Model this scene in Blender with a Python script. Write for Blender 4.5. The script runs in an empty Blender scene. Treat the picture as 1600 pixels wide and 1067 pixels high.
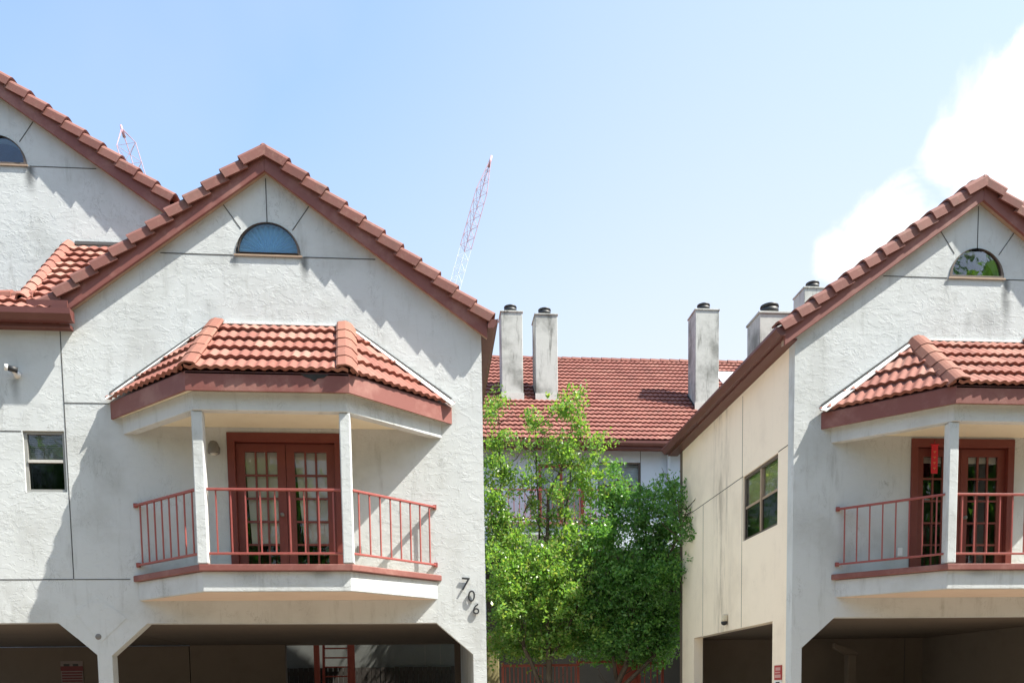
import bpy, bmesh, math, random
import numpy as np
from mathutils import Vector, Matrix
from mathutils.geometry import tessellate_polygon

random.seed(7)
rng = np.random.default_rng(11)
sc = bpy.context.scene
COL = sc.collection
R = math.radians

# ------------------------------------------------------------------ camera
cam_data = bpy.data.cameras.new("camera")
cam = bpy.data.objects.new("camera", cam_data)
COL.objects.link(cam)
cam_data.sensor_width = 36.0
cam_data.lens = 1339.9 / 1600 * 36.0
cam_data.shift_y = (1192.06 - 533.5) / 1600
cam_data.clip_end = 3000
yaw, pitch, roll = 0.0913528, -0.08155582, -0.0146681
cy, sy = math.cos(yaw), math.sin(yaw)
cp, sp = math.cos(pitch), math.sin(pitch)
cr, sr = math.cos(roll), math.sin(roll)
_M = (Matrix(((cr, -sr, 0), (sr, cr, 0), (0, 0, 1))) @ Matrix(((1, 0, 0), (0, cp, sp), (0, -sp, cp)))
      @ Matrix(((cy, 0, -sy), (0, 1, 0), (sy, 0, cy))) @ Matrix(((1, 0, 0), (0, 0, -1), (0, 1, 0))))
rt, dn, fw = _M[0], _M[1], _M[2]
cam.matrix_world = Matrix(((rt[0], -dn[0], -fw[0], 0), (rt[1], -dn[1], -fw[1], -13.4),
                           (rt[2], -dn[2], -fw[2], 1.6), (0, 0, 0, 1)))
sc.camera = cam

# ------------------------------------------------------------------ light, sky, exposure
SUN_DIR = Vector((2.6, -1.0, 3.9)).normalized()          # towards the sun
SUN_EL = math.asin(SUN_DIR.z)
SUN_ROT = math.atan2(SUN_DIR.x, SUN_DIR.y)
SKY_STRENGTH = 0.13
sc.view_settings.view_transform = 'Standard'
sc.view_settings.look = 'None'
sc.view_settings.gamma = 1.0
sc.view_settings.exposure = 1.27
sun_data = bpy.data.lights.new("sun", 'SUN')
sun_data.energy = 5.0
sun_data.angle = R(0.5)
sun_data.color = (1.0, 0.94, 0.83)
sun = bpy.data.objects.new("sun", sun_data)
COL.objects.link(sun)
sun.location = (30, -12, 45)
sun.rotation_euler = (-SUN_DIR).to_track_quat('-Z', 'Y').to_euler()

world = bpy.data.worlds.new("World")
sc.world = world
world.use_nodes = True
wt = world.node_tree
wt.nodes.clear()


def N(t, kind, **kw):
    n = t.nodes.new(kind)
    for k, v in kw.items():
        if k.startswith('i_'):
            n.inputs[k[2:].replace('_', ' ')].default_value = v
        else:
            setattr(n, k, v)
    return n


def L(t, a, b):
    t.links.new(a, b)


def math_n(t, op, a, b=None, c=None, clamp=False):
    n = t.nodes.new('ShaderNodeMath')
    n.operation = op
    n.use_clamp = clamp
    for i, v in enumerate((a, b, c)):
        if v is None:
            continue
        if isinstance(v, (int, float)):
            n.inputs[i].default_value = v
        else:
            t.links.new(v, n.inputs[i])
    return n.outputs[0]


def mix_col(t, fac, a, b, blend='MIX'):
    n = t.nodes.new('ShaderNodeMix')
    n.data_type = 'RGBA'
    n.blend_type = blend
    n.clamp_factor = True
    for idx, v in ((0, fac), (6, a), (7, b)):
        if isinstance(v, (int, float)):
            n.inputs[idx].default_value = v
        elif isinstance(v, tuple):
            n.inputs[idx].default_value = v if len(v) == 4 else (*v, 1)
        else:
            t.links.new(v, n.inputs[idx])
    return n.outputs[2]


def smooth(t, x, a, b):
    n = t.nodes.new('ShaderNodeMapRange')
    n.interpolation_type = 'SMOOTHSTEP'
    n.inputs[1].default_value = a
    n.inputs[2].default_value = b
    t.links.new(x, n.inputs[0])
    return n.outputs[0]


sky = N(wt, 'ShaderNodeTexSky', sky_type='NISHITA', sun_disc=False, sun_elevation=SUN_EL, sun_rotation=SUN_ROT,
        air_density=1.3, dust_density=2.5, ozone_density=1.5)
tc = N(wt, 'ShaderNodeTexCoord')
nz = N(wt, 'ShaderNodeTexNoise', i_Scale=16.0, i_Detail=8.0, i_Roughness=0.58, i_Distortion=0.4)
L(wt, tc.outputs['Generated'], nz.inputs['Vector'])
nz2 = N(wt, 'ShaderNodeTexNoise', i_Scale=2.2, i_Detail=4.0, i_Roughness=0.55)
L(wt, tc.outputs['Generated'], nz2.inputs['Vector'])
field = None
for d, rad in (((0.495, 0.720, 0.480), 0.050), ((0.466, 0.748, 0.468), 0.026), ((0.506, 0.700, 0.500), 0.036),
               ((0.524, 0.722, 0.454), 0.060), ((0.425, 0.800, 0.417), 0.040), ((0.394, 0.819, 0.412), 0.022),
               ((0.451, 0.796, 0.402), 0.036), ((0.55, 0.68, 0.49), 0.06), ((0.57, 0.71, 0.42), 0.07)):
    v = Vector(d).normalized()
    dot = N(wt, 'ShaderNodeVectorMath', operation='DISTANCE')
    L(wt, tc.outputs['Generated'], dot.inputs[0])
    dot.inputs[1].default_value = v
    f = math_n(wt, 'SUBTRACT', 1.0, math_n(wt, 'DIVIDE', dot.outputs['Value'], rad))
    field = f if field is None else math_n(wt, 'MAXIMUM', field, f)
cl = math_n(wt, 'ADD', field, math_n(wt, 'MULTIPLY', math_n(wt, 'SUBTRACT', nz.outputs[0], 0.5), 2.0))
cl = math_n(wt, 'MULTIPLY', smooth(wt, cl, -0.20, 0.50), 0.96)
veil = math_n(wt, 'ADD', math_n(wt, 'MULTIPLY', smooth(wt, nz2.outputs[0], 0.42, 0.75), 0.14), 0.12)
skyc = mix_col(wt, 1.0, sky.outputs[0], (0.77, 0.945, 1.05), 'MULTIPLY')
sepw = N(wt, 'ShaderNodeSeparateXYZ')
L(wt, tc.outputs['Generated'], sepw.inputs[0])
hz_ = math_n(wt, 'MULTIPLY', math_n(wt, 'SUBTRACT', 1.0, smooth(wt, sepw.outputs[2], 0.05, 0.70)), 0.62)
hx_ = math_n(wt, 'MULTIPLY', smooth(wt, sepw.outputs[0], -0.34, 0.36), 0.40)
hz_ = math_n(wt, 'ADD', hz_, hx_, clamp=True)
veil = math_n(wt, 'MAXIMUM', veil, hz_)
skyc = mix_col(wt, veil, skyc, (3.1, 3.14, 3.35))
skyc = mix_col(wt, cl, skyc, (4.4, 4.4, 4.4))
bg = N(wt, 'ShaderNodeBackground', i_Strength=SKY_STRENGTH)
L(wt, skyc, bg.inputs[0])
wo = N(wt, 'ShaderNodeOutputWorld')
L(wt, bg.outputs[0], wo.inputs[0])


# ------------------------------------------------------------------ materials
def new_mat(name):
    m = bpy.data.materials.new(name)
    m.use_nodes = True
    t = m.node_tree
    t.nodes.clear()
    out = N(t, 'ShaderNodeOutputMaterial')
    p = N(t, 'ShaderNodeBsdfPrincipled')
    L(t, p.outputs[0], out.inputs[0])
    return m, t, p, out


def pos(t, scale=(1, 1, 1)):
    g = N(t, 'ShaderNodeNewGeometry')
    mp = N(t, 'ShaderNodeMapping')
    mp.inputs['Scale'].default_value = scale
    L(t, g.outputs['Position'], mp.inputs['Vector'])
    return mp.outputs[0]


def noise(t, vec, scale, detail=4.0, rough=0.55, dist=0.0):
    n = N(t, 'ShaderNodeTexNoise', i_Scale=scale, i_Detail=detail, i_Roughness=rough, i_Distortion=dist)
    L(t, vec, n.inputs['Vector'])
    return n.outputs[0]


def bump(t, h, strength, distance, prev=None):
    b = N(t, 'ShaderNodeBump', i_Strength=strength, i_Distance=distance)
    L(t, h, b.inputs['Height'])
    if prev is not None:
        L(t, prev, b.inputs['Normal'])
    return b.outputs[0]


def stucco(name, base, dirty, trowel=1.0, dirt=0.5, streak=0.35, stain_y=None, runs=()):
    m, t, p, _ = new_mat(name)
    P = pos(t)
    n1 = noise(t, P, 0.9, 6, 0.6)
    st = noise(t, pos(t, (4, 4, 0.6)), 1.5, 7, 0.68)
    spk = noise(t, P, 22, 5, 0.7)
    c = mix_col(t, math_n(t, 'MULTIPLY', smooth(t, n1, 0.45, 0.72), dirt), base, dirty)
    c = mix_col(t, math_n(t, 'MULTIPLY', smooth(t, st, 0.52, 0.78), streak), c, tuple(x * 0.72 for x in dirty))
    if stain_y is not None:          # a run-off stain down one band of the wall
        sp_ = N(t, 'ShaderNodeSeparateXYZ')
        L(t, P, sp_.inputs[0])
        band = math_n(t, 'SUBTRACT', 1.0, smooth(t, math_n(t, 'ABSOLUTE', math_n(t, 'SUBTRACT', sp_.outputs[1], stain_y)), 0.05, 0.75))
        st2 = smooth(t, noise(t, pos(t, (3, 3, 0.45)), 1.7, 8, 0.72), 0.42, 0.66)
        c = mix_col(t, math_n(t, 'MULTIPLY', math_n(t, 'MULTIPLY', band, st2), 0.75), c, tuple(x * 0.72 for x in dirty))
    if runs:                         # dark run-off marks under the corners of the half-round windows
        sp2 = N(t, 'ShaderNodeSeparateXYZ')
        L(t, P, sp2.inputs[0])
        wob = math_n(t, 'MULTIPLY', math_n(t, 'SUBTRACT', noise(t, P, 3.0, 4), 0.5), 0.10)
        for x0, z0, ln, wd, am in runs:
            fx = math_n(t, 'SUBTRACT', 1.0, smooth(t, math_n(t, 'ABSOLUTE', math_n(t, 'SUBTRACT', math_n(t, 'ADD', sp2.outputs[0], wob), x0)), 0.0, wd))
            fz = math_n(t, 'MULTIPLY', smooth(t, sp2.outputs[2], z0 - ln, z0 - ln * 0.25), math_n(t, 'LESS_THAN', sp2.outputs[2], z0))
            c = mix_col(t, math_n(t, 'MULTIPLY', math_n(t, 'MULTIPLY', fx, fz), am), c, (0.06, 0.065, 0.07))
    # sparse dark weathering inside trowel scratches
    wv = noise(t, pos(t, (1, 1, 0.55)), 5.5, 7, 0.68, 1.2)
    scr = math_n(t, 'SUBTRACT', 1.0, smooth(t, math_n(t, 'ABSOLUTE', math_n(t, 'SUBTRACT', wv, 0.5)), 0.0, 0.012))
    scr = math_n(t, 'MULTIPLY', scr, smooth(t, noise(t, P, 1.7, 3), 0.5, 0.66))
    c = mix_col(t, math_n(t, 'MULTIPLY', scr, 0.62 * trowel), c, tuple(x * 0.5 for x in dirty))
    c = mix_col(t, math_n(t, 'MULTIPLY', smooth(t, spk, 0.62, 0.8), 0.12), c, tuple(x * 0.6 for x in dirty))
    L(t, c, p.inputs['Base Color'])
    p.inputs['Roughness'].default_value = 0.92
    p.inputs['Specular IOR Level'].default_value = 0.2
    tr = smooth(t, noise(t, pos(t, (0.8, 0.8, 1.15)), 4.2, 7, 0.62, 0.55), 0.485, 0.525)
    tr2 = smooth(t, noise(t, pos(t, (0.7, 0.7, 1.3)), 9.0, 6, 0.6, 0.4), 0.52, 0.57)
    patch = smooth(t, noise(t, P, 1.3, 3, 0.5), 0.40, 0.60)
    hh = math_n(t, 'ADD', math_n(t, 'MULTIPLY', math_n(t, 'MULTIPLY', tr, patch), 0.6), math_n(t, 'MULTIPLY', tr2, 0.4))
    b1 = bump(t, hh, 0.33 * trowel, 0.011)
    b2 = bump(t, noise(t, P, 45, 5, 0.65), 0.25, 0.004, b1)
    L(t, b2, p.inputs['Normal'])
    return m


def tile_mat(name, cols, dark=0.25):
    m, t, p, _ = new_mat(name)
    uv = N(t, 'ShaderNodeUVMap')
    sep = N(t, 'ShaderNodeSeparateXYZ')
    L(t, uv.outputs[0], sep.inputs[0])
    fu = math_n(t, 'FLOOR', math_n(t, 'MULTIPLY', sep.outputs[0], 0.5))
    fv = math_n(t, 'FLOOR', sep.outputs[1])
    cb = N(t, 'ShaderNodeCombineXYZ')
    L(t, fu, cb.inputs[0])
    L(t, fv, cb.inputs[1])
    wn = N(t, 'ShaderNodeTexWhiteNoise', noise_dimensions='3D')
    L(t, cb.outputs[0], wn.inputs[0])
    ramp = N(t, 'ShaderNodeValToRGB')
    el = ramp.color_ramp.elements
    while len(el) < len(cols):
        el.new(0.5)
    for i, c in enumerate(cols):
        el[i].position = i / (len(cols) - 1)
        el[i].color = (*c, 1)
    L(t, wn.outputs[0], ramp.inputs[0])
    P = pos(t)
    c = mix_col(t, math_n(t, 'MULTIPLY', smooth(t, noise(t, P, 3.0, 6, 0.65), 0.42, 0.75), dark), ramp.outputs[0],
                (0.12, 0.085, 0.07))
    c = mix_col(t, math_n(t, 'MULTIPLY', smooth(t, noise(t, P, 14, 6, 0.7), 0.5, 0.8), 0.28), c, (0.42, 0.29, 0.225))
    c = mix_col(t, math_n(t, 'MULTIPLY', smooth(t, noise(t, P, 26, 5, 0.75), 0.60, 0.72), 0.45), c, (0.09, 0.075, 0.06))
    L(t, c, p.inputs['Base Color'])
    p.inputs['Roughness'].default_value = 0.8
    p.inputs['Specular IOR Level'].default_value = 0.3
    L(t, bump(t, noise(t, P, 60, 4, 0.7), 0.25, 0.004), p.inputs['Normal'])
    return m


def painted(name, base, worn, rough=0.55, wear=0.45, scale=4.0, stretch=(1, 1, 1), spec=0.4, bmp=0.15):
    m, t, p, _ = new_mat(name)
    P = pos(t, stretch)
    c = mix_col(t, math_n(t, 'MULTIPLY', smooth(t, noise(t, P, scale, 7, 0.65), 0.45, 0.7), wear), base, worn)
    c = mix_col(t, math_n(t, 'MULTIPLY', smooth(t, noise(t, P, scale * 7, 5, 0.7), 0.58, 0.75), wear * 0.5), c,
                tuple(x * 0.5 for x in base))
    L(t, c, p.inputs['Base Color'])
    p.inputs['Roughness'].default_value = rough
    p.inputs['Specular IOR Level'].default_value = spec
    L(t, bump(t, noise(t, P, scale * 9, 4, 0.6), bmp, 0.004), p.inputs['Normal'])
    return m


def plain(name, col, rough=0.6, metal=0.0, var=0.25, scale=9.0):
    return painted(name, col, tuple(min(1, x * 1.5 + 0.02) for x in col), rough, var, scale, bmp=0.08)


def glass_mat(name, tint, rough=0.02, dark=0.5):
    """a window pane: clear tinted glass under a Fresnel reflection"""
    m, t, p, out = new_mat(name)
    t.nodes.remove(p)
    tr = N(t, 'ShaderNodeBsdfTransparent')
    tr.inputs[0].default_value = (*tint, 1)
    gl = N(t, 'ShaderNodeBsdfGlossy')
    gl.inputs['Roughness'].default_value = rough
    gl.inputs['Color'].default_value = (0.95, 0.97, 1, 1)
    wav = noise(t, pos(t), 2.5, 2, 0.5)
    L(t, bump(t, wav, 0.06, 0.05), gl.inputs['Normal'])
    fr = N(t, 'ShaderNodeFresnel', i_IOR=1.52)
    fac = math_n(t, 'ADD', math_n(t, 'MULTIPLY', fr.outputs[0], 0.8), dark, clamp=True)
    mx = N(t, 'ShaderNodeMixShader')
    L(t, fac, mx.inputs[0])
    L(t, tr.outputs[0], mx.inputs[1])
    L(t, gl.outputs[0], mx.inputs[2])
    L(t, mx.outputs[0], out.inputs[0])
    return m


def leaf_mat(name, cols, trans=0.35):
    m, t, p, out = new_mat(name)
    g = N(t, 'ShaderNodeNewGeometry')
    ramp = N(t, 'ShaderNodeValToRGB')
    el = ramp.color_ramp.elements
    while len(el) < len(cols):
        el.new(0.5)
    for i, c in enumerate(cols):
        el[i].position = i / (len(cols) - 1)
        el[i].color = (*c, 1)
    L(t, g.outputs['Random Per Island'], ramp.inputs[0])
    L(t, ramp.outputs[0], p.inputs['Base Color'])
    p.inputs['Roughness'].default_value = 0.30
    p.inputs['Specular IOR Level'].default_value = 0.5
    tl = N(t, 'ShaderNodeBsdfTranslucent')
    c2 = mix_col(t, 1.0, ramp.outputs[0], (1.4, 1.5, 0.65), 'MULTIPLY')
    L(t, c2, tl.inputs[0])
    mx = N(t, 'ShaderNodeMixShader')
    mx.inputs[0].default_value = trans
    L(t, p.outputs[0], mx.inputs[1])
    L(t, tl.outputs[0], mx.inputs[2])
    L(t, mx.outputs[0], out.inputs[0])
    return m


MT = dict(
    stucco=stucco('white_stucco', (0.555, 0.583, 0.59), (0.33, 0.335, 0.315), 1.0, 0.45, 0.48,
                  runs=[(-1.74, 8.03, 0.42, 0.10, 0.7), (-2.74, 8.03, 0.25, 0.07, 0.45), (9.22, 8.02, 0.65, 0.10, 0.7),
                        (8.22, 8.02, 0.3, 0.06, 0.3), (-6.36, 10.27, 0.5, 0.13, 0.8), (-5.9, 6.22, 0.45, 0.10, 0.4),
                        (8.95, 7.55, 0.6, 0.35, 0.22), (9.25, 7.7, 0.7, 0.12, 0.3), (8.6, 7.5, 0.5, 0.12, 0.22),
                        (-1.0, 7.45, 0.5, 0.15, 0.15), (-3.1, 7.4, 0.4, 0.2, 0.12), (-2.5, 3.34, 0.28, 0.35, 0.25),
                        (-1.5, 3.33, 0.14, 0.25, 0.4), (8.2, 3.33, 0.15, 0.3, 0.35)]),
    cream=stucco('cream_stucco', (0.90, 0.785, 0.635), (0.56, 0.47, 0.37), 0.35, 0.3, 0.12, 3.4),
    chimney=stucco('chimney_stucco', (0.50, 0.51, 0.485), (0.15, 0.155, 0.14), 0.4, 0.85, 1.0),
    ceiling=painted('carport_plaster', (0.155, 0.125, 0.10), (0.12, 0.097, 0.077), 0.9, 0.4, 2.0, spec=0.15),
    soffit=painted('soffit_paint', (0.75, 0.705, 0.56), (0.64, 0.60, 0.46), 0.85, 0.4, 2.5, spec=0.2),
    backwall=painted('pale_plaster', (0.60, 0.67, 0.74), (0.52, 0.58, 0.64), 0.85, 0.4, 1.5, spec=0.2),
    tile=tile_mat('clay_tile', [(0.245, 0.088, 0.067), (0.29, 0.12, 0.094), (0.255, 0.095, 0.073), (0.34, 0.168, 0.132),
                                (0.205, 0.072, 0.057)]),
    tile_back=tile_mat('clay_tile_far', [(0.185, 0.064, 0.051), (0.23, 0.086, 0.068), (0.20, 0.070, 0.055),
                                         (0.26, 0.108, 0.083)], 0.3),
    barge_tile=tile_mat('rake_tile', [(0.175, 0.070, 0.060), (0.225, 0.10, 0.085), (0.195, 0.082, 0.070),
                                      (0.27, 0.135, 0.115)], 0.45),
    hip_tile=tile_mat('hip_tile', [(0.225, 0.09, 0.067), (0.27, 0.122, 0.088), (0.24, 0.098, 0.074)], 0.25),
    redpaint=painted('red_brown_paint', (0.205, 0.072, 0.060), (0.34, 0.18, 0.15), 0.55, 0.6, 2.2),
    gutter=painted('gutter_paint', (0.125, 0.044, 0.038), (0.17, 0.07, 0.058), 0.45, 0.4, 3.0),
    doorpaint=painted('door_paint', (0.155, 0.036, 0.028), (0.21, 0.06, 0.045), 0.42, 0.35, 4.0),
    rail=painted('rail_paint', (0.30, 0.075, 0.065), (0.36, 0.13, 0.11), 0.45, 0.4, 12.0),
    bouncecoat=painted('tan_bounce_coating', (0.46, 0.37, 0.26), (0.39, 0.31, 0.22), 0.9, 0.4, 3.0, spec=0.1),  # warm reflector colour of the added balcony floor sheet
    underside=painted('bounce_pink_paint', (0.66, 0.545, 0.46), (0.56, 0.455, 0.38), 0.9, 0.4, 2.0, spec=0.1),  # cream paint with pink bounced light put into its colour
    flash=painted('white_flashing', (0.78, 0.78, 0.76), (0.42, 0.42, 0.41), 0.6, 0.45, 5.0),
    mastic=plain('dark_mastic', (0.10, 0.10, 0.10), 0.8),
    groove=plain('joint_shadow_gap', (0.07, 0.07, 0.07), 0.9),
    blackmetal=plain('black_metal', (0.025, 0.027, 0.03), 0.5),
    greymetal=plain('grey_metal', (0.16, 0.155, 0.145), 0.45),
    bronze=plain('bronze_frame', (0.11, 0.085, 0.07), 0.5),
    tan=plain('tan_frame', (0.34, 0.25, 0.18), 0.5),
    alu=plain('aluminium_frame', (0.50, 0.49, 0.46), 0.45),
    glass=glass_mat('window_glass', (0.94, 0.95, 0.96), 0.02, 0.0),
    glassblue=glass_mat('arched_glass', (0.82, 0.92, 0.98), 0.03, 0.0),
    screen=glass_mat('screened_glass', (0.34, 0.36, 0.38), 0.06, 0.0),
    shade=painted('paper_shade', (0.80, 0.74, 0.64), (0.72, 0.66, 0.56), 0.9, 0.4, 1.2, spec=0.1),
    pleat=painted('pleated_shade', (0.50, 0.70, 0.84), (0.66, 0.80, 0.88), 0.8, 0.3, 5.0, spec=0.15),  # blue of the mirrored sky is put into this pale shade
    curtain=painted('green_curtain', (0.68, 0.66, 0.36), (0.58, 0.58, 0.28), 0.9, 0.4, 3.0, spec=0.1),
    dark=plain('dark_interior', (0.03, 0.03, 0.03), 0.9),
    blind_light=plain('pale_blind', (0.72, 0.78, 0.80), 0.7),
    blind=plain('grey_blind', (0.22, 0.22, 0.22), 0.7),
    shadewall=painted('recess_shade_plaster', (0.09, 0.085, 0.075), (0.07, 0.065, 0.06), 0.9, 0.4, 1.5, spec=0.1),  # deep recess shade put into the wall colour
    white=plain('white_enamel', (0.75, 0.75, 0.74), 0.4),
    ivory=plain('ivory_plastic', (0.62, 0.55, 0.42), 0.45),
    redsign=plain('red_sign_paint', (0.38, 0.035, 0.035), 0.45),
    signwhite=plain('white_sign_paint', (0.74, 0.73, 0.71), 0.45),
    ink=plain('black_ink', (0.03, 0.03, 0.03), 0.6),
    redribbon=plain('red_paper', (0.55, 0.02, 0.035), 0.55),
    gold=plain('gold_mark', (0.55, 0.22, 0.10), 0.4),
    bark=painted('bark', (0.085, 0.062, 0.045), (0.15, 0.12, 0.09), 0.9, 0.6, 14.0, (1, 1, 0.3), 0.15, 0.5),
    leaf_bright=leaf_mat('bright_leaves', [(0.09, 0.21, 0.05), (0.17, 0.32, 0.07), (0.25, 0.38, 0.085),
                                           (0.13, 0.26, 0.06), (0.32, 0.34, 0.09)], 0.5),
    leaf_dark=leaf_mat('dark_leaves', [(0.07, 0.18, 0.05), (0.125, 0.27, 0.065), (0.09, 0.22, 0.06),
                                       (0.19, 0.34, 0.085)], 0.48),
    crane_red=plain('crane_red', (0.46, 0.28, 0.33), 0.5),
    crane_white=plain('crane_white', (0.80, 0.80, 0.80), 0.5),
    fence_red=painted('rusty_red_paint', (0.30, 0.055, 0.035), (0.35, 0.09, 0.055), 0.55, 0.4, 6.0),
)


def ground_mat(name, a, b, brick=False):
    m, t, p, _ = new_mat(name)
    P = pos(t)
    c = mix_col(t, smooth(t, noise(t, P, 0.7, 6, 0.6), 0.35, 0.7), a, b)
    c = mix_col(t, math_n(t, 'MULTIPLY', smooth(t, noise(t, P, 40, 4, 0.7), 0.5, 0.7), 0.3), c, tuple(x * 0.5 for x in a))
    if brick:
        br = N(t, 'ShaderNodeTexBrick', i_Scale=4.5)
        br.inputs['Color1'].default_value = (1, 1, 1, 1)
        br.inputs['Color2'].default_value = (0.82, 0.8, 0.78, 1)
        br.inputs['Mortar'].default_value = (0.45, 0.42, 0.4, 1)
        L(t, P, br.inputs['Vector'])
        c = mix_col(t, 1.0, c, br.outputs[0], 'MULTIPLY')
    L(t, c, p.inputs['Base Color'])
    p.inputs['Roughness'].default_value = 0.9
    return m


MT['pavers'] = ground_mat('worn_driveway', (0.31, 0.24, 0.175), (0.255, 0.20, 0.145), True)
MT['asphalt'] = ground_mat('asphalt', (0.055, 0.055, 0.058), (0.045, 0.045, 0.047))
MT['soil'] = ground_mat('dry_grass_soil', (0.08, 0.085, 0.04), (0.11, 0.10, 0.06))
MT['concrete'] = ground_mat('concrete_floor', (0.40, 0.36, 0.30), (0.34, 0.31, 0.26))


# ------------------------------------------------------------------ object helpers
def thing(name, label, cat, loc=(0, 0, 0), group=None):
    o = bpy.data.objects.new(name, None)
    o.empty_display_size = 0.3
    COL.objects.link(o)
    o.location = loc
    o['label'] = label
    o['category'] = cat
    if group:
        o['group'] = group
    return o


def tag(o, label, cat, group=None):
    o['label'] = label
    o['category'] = cat
    if group:
        o['group'] = group
    return o


class MB:
    """collects shapes and links them as ONE mesh object"""

    def __init__(self):
        self.v, self.f, self.uv, self.sm = [], [], [], []

    def add(self, vs, fs, uvs=None, smooth=False):
        o = len(self.v)
        self.v.extend([tuple(x) for x in vs])
        for i, f in enumerate(fs):
            self.f.append(tuple(o + k for k in f))
            self.uv.append(uvs[i] if uvs else None)
            self.sm.append(smooth)
        return self

    def box(self, x0, x1, y0, y1, z0, z1):
        vs = [(x, y, z) for z in (z0, z1) for y in (y0, y1) for x in (x0, x1)]
        return self.add(vs, [(0, 2, 3, 1), (4, 5, 7, 6), (0, 1, 5, 4), (2, 6, 7, 3), (0, 4, 6, 2), (1, 3, 7, 5)])

    def bar(self, p0, p1, w, h, up=(0, 0, 1)):
        p0, p1 = Vector(p0), Vector(p1)
        t = (p1 - p0).normalized()
        s = t.cross(Vector(up))
        if s.length < 1e-5:
            s = t.cross(Vector((0, 1, 0)))
        s.normalize()
        u = s.cross(t).normalized()
        vs = [p + s * a * w / 2 + u * b * h / 2 for p in (p0, p1) for a, b in ((-1, -1), (1, -1), (1, 1), (-1, 1))]
        return self.add(vs, [(3, 2, 1, 0), (4, 5, 6, 7), (0, 1, 5, 4), (1, 2, 6, 5), (2, 3, 7, 6), (3, 0, 4, 7)])

    def tube(self, pts, rads, n=8, caps=True):
        pts = [Vector(p) for p in pts]
        rings = []
        vs, fs = [], []
        ref = Vector((0.31, 0.2, 0.93))
        for i, p in enumerate(pts):
            t = (pts[min(i + 1, len(pts) - 1)] - pts[max(i - 1, 0)]).normalized()
            a = t.cross(ref)
            if a.length < 1e-3:
                a = t.cross(Vector((1, 0, 0)))
            a.normalize()
            b = t.cross(a)
            for k in range(n):
                an = 2 * math.pi * k / n
                vs.append(p + (a * math.cos(an) + b * math.sin(an)) * rads[i])
        for i in range(len(pts) - 1):
            for k in range(n):
                k2 = (k + 1) % n
                fs.append((i * n + k, i * n + k2, (i + 1) * n + k2, (i + 1) * n + k))
        if caps:
            fs.append(tuple(range(n - 1, -1, -1)))
            fs.append(tuple((len(pts) - 1) * n + k for k in range(n)))
        return self.add(vs, fs, smooth=True)

    def lathe(self, c, prof, n=20, axis='Z'):
        c = Vector(c)
        vs, fs = [], []
        for r, h in prof:
            for k in range(n):
                a = 2 * math.pi * k / n
                x, y = r * math.cos(a), r * math.sin(a)
                vs.append(c + (Vector((x, y, h)) if axis == 'Z' else Vector((x, -h, y))))
        for i in range(len(prof) - 1):
            for k in range(n):
                k2 = (k + 1) % n
                fs.append((i * n + k, i * n + k2, (i + 1) * n + k2, (i + 1) * n + k))
        fs.append(tuple(range(n - 1, -1, -1)))
        fs.append(tuple((len(prof) - 1) * n + k for k in range(n)))
        return self.add(vs, fs, smooth=True)

    def prism(self, outer, holes, mapf, d0, d1):
        """polygon (with holes) in 2D, pushed from depth d0 to d1 by mapf(a, b, d)"""
        loops = [outer] + list(holes)
        flat = [p for lp in loops for p in lp]
        tris = tessellate_polygon([[Vector((p[0], p[1], 0)) for p in lp] for lp in loops])
        n = len(flat)
        vs = [mapf(a, b, d0) for a, b in flat] + [mapf(a, b, d1) for a, b in flat]
        fs = []
        for tr in tris:
            fs.append(tuple(tr))
            fs.append(tuple(n + i for i in reversed(tr)))
        o = 0
        for lp in loops:
            m = len(lp)
            for i in range(m):
                j = (i + 1) % m
                fs.append((o + i, o + j, n + o + j, n + o + i))
            o += m
        return self.add(vs, fs)

    def bm_add(self, bm, uvl=None):
        bm.verts.index_update()
        vs = [v.co.copy() for v in bm.verts]
        fs, uvs = [], []
        for f in bm.faces:
            fs.append(tuple(v.index for v in f.verts))
            uvs.append([tuple(l[uvl].uv) for l in f.loops] if uvl else None)
        return self.add(vs, fs, uvs)

    def build(self, name, m, parent=None, loc=(0, 0, 0), bevel=0.0, fix=True):
        me = bpy.data.meshes.new(name)
        me.from_pydata(self.v, [], self.f)
        if any(u is not None for u in self.uv):
            ul = me.uv_layers.new(name='UVMap')
            i = 0
            for f, u in zip(self.f, self.uv):
                for k in range(len(f)):
                    ul.data[i].uv = u[k] if u is not None else (0, 0)
                    i += 1
        me.polygons.foreach_set('use_smooth', self.sm)
        if fix:
            bm = bmesh.new()
            bm.from_mesh(me)
            bmesh.ops.recalc_face_normals(bm, faces=bm.faces)
            bm.to_mesh(me)
            bm.free()
        me.materials.append(m)
        me.update()
        o = bpy.data.objects.new(name, me)
        COL.objects.link(o)
        o.location = loc
        if parent is not None:
            o.parent = parent
        if bevel:
            b = o.modifiers.new('bevel', 'BEVEL')
            b.width = bevel
            b.segments = 2
            b.limit_method = 'ANGLE'
        return o


def XZ(a, b, d):
    return (a, d, b)


def YZ(a, b, d):
    return (d, a, b)


def XY(a, b, d):
    return (a, b, d)


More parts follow.
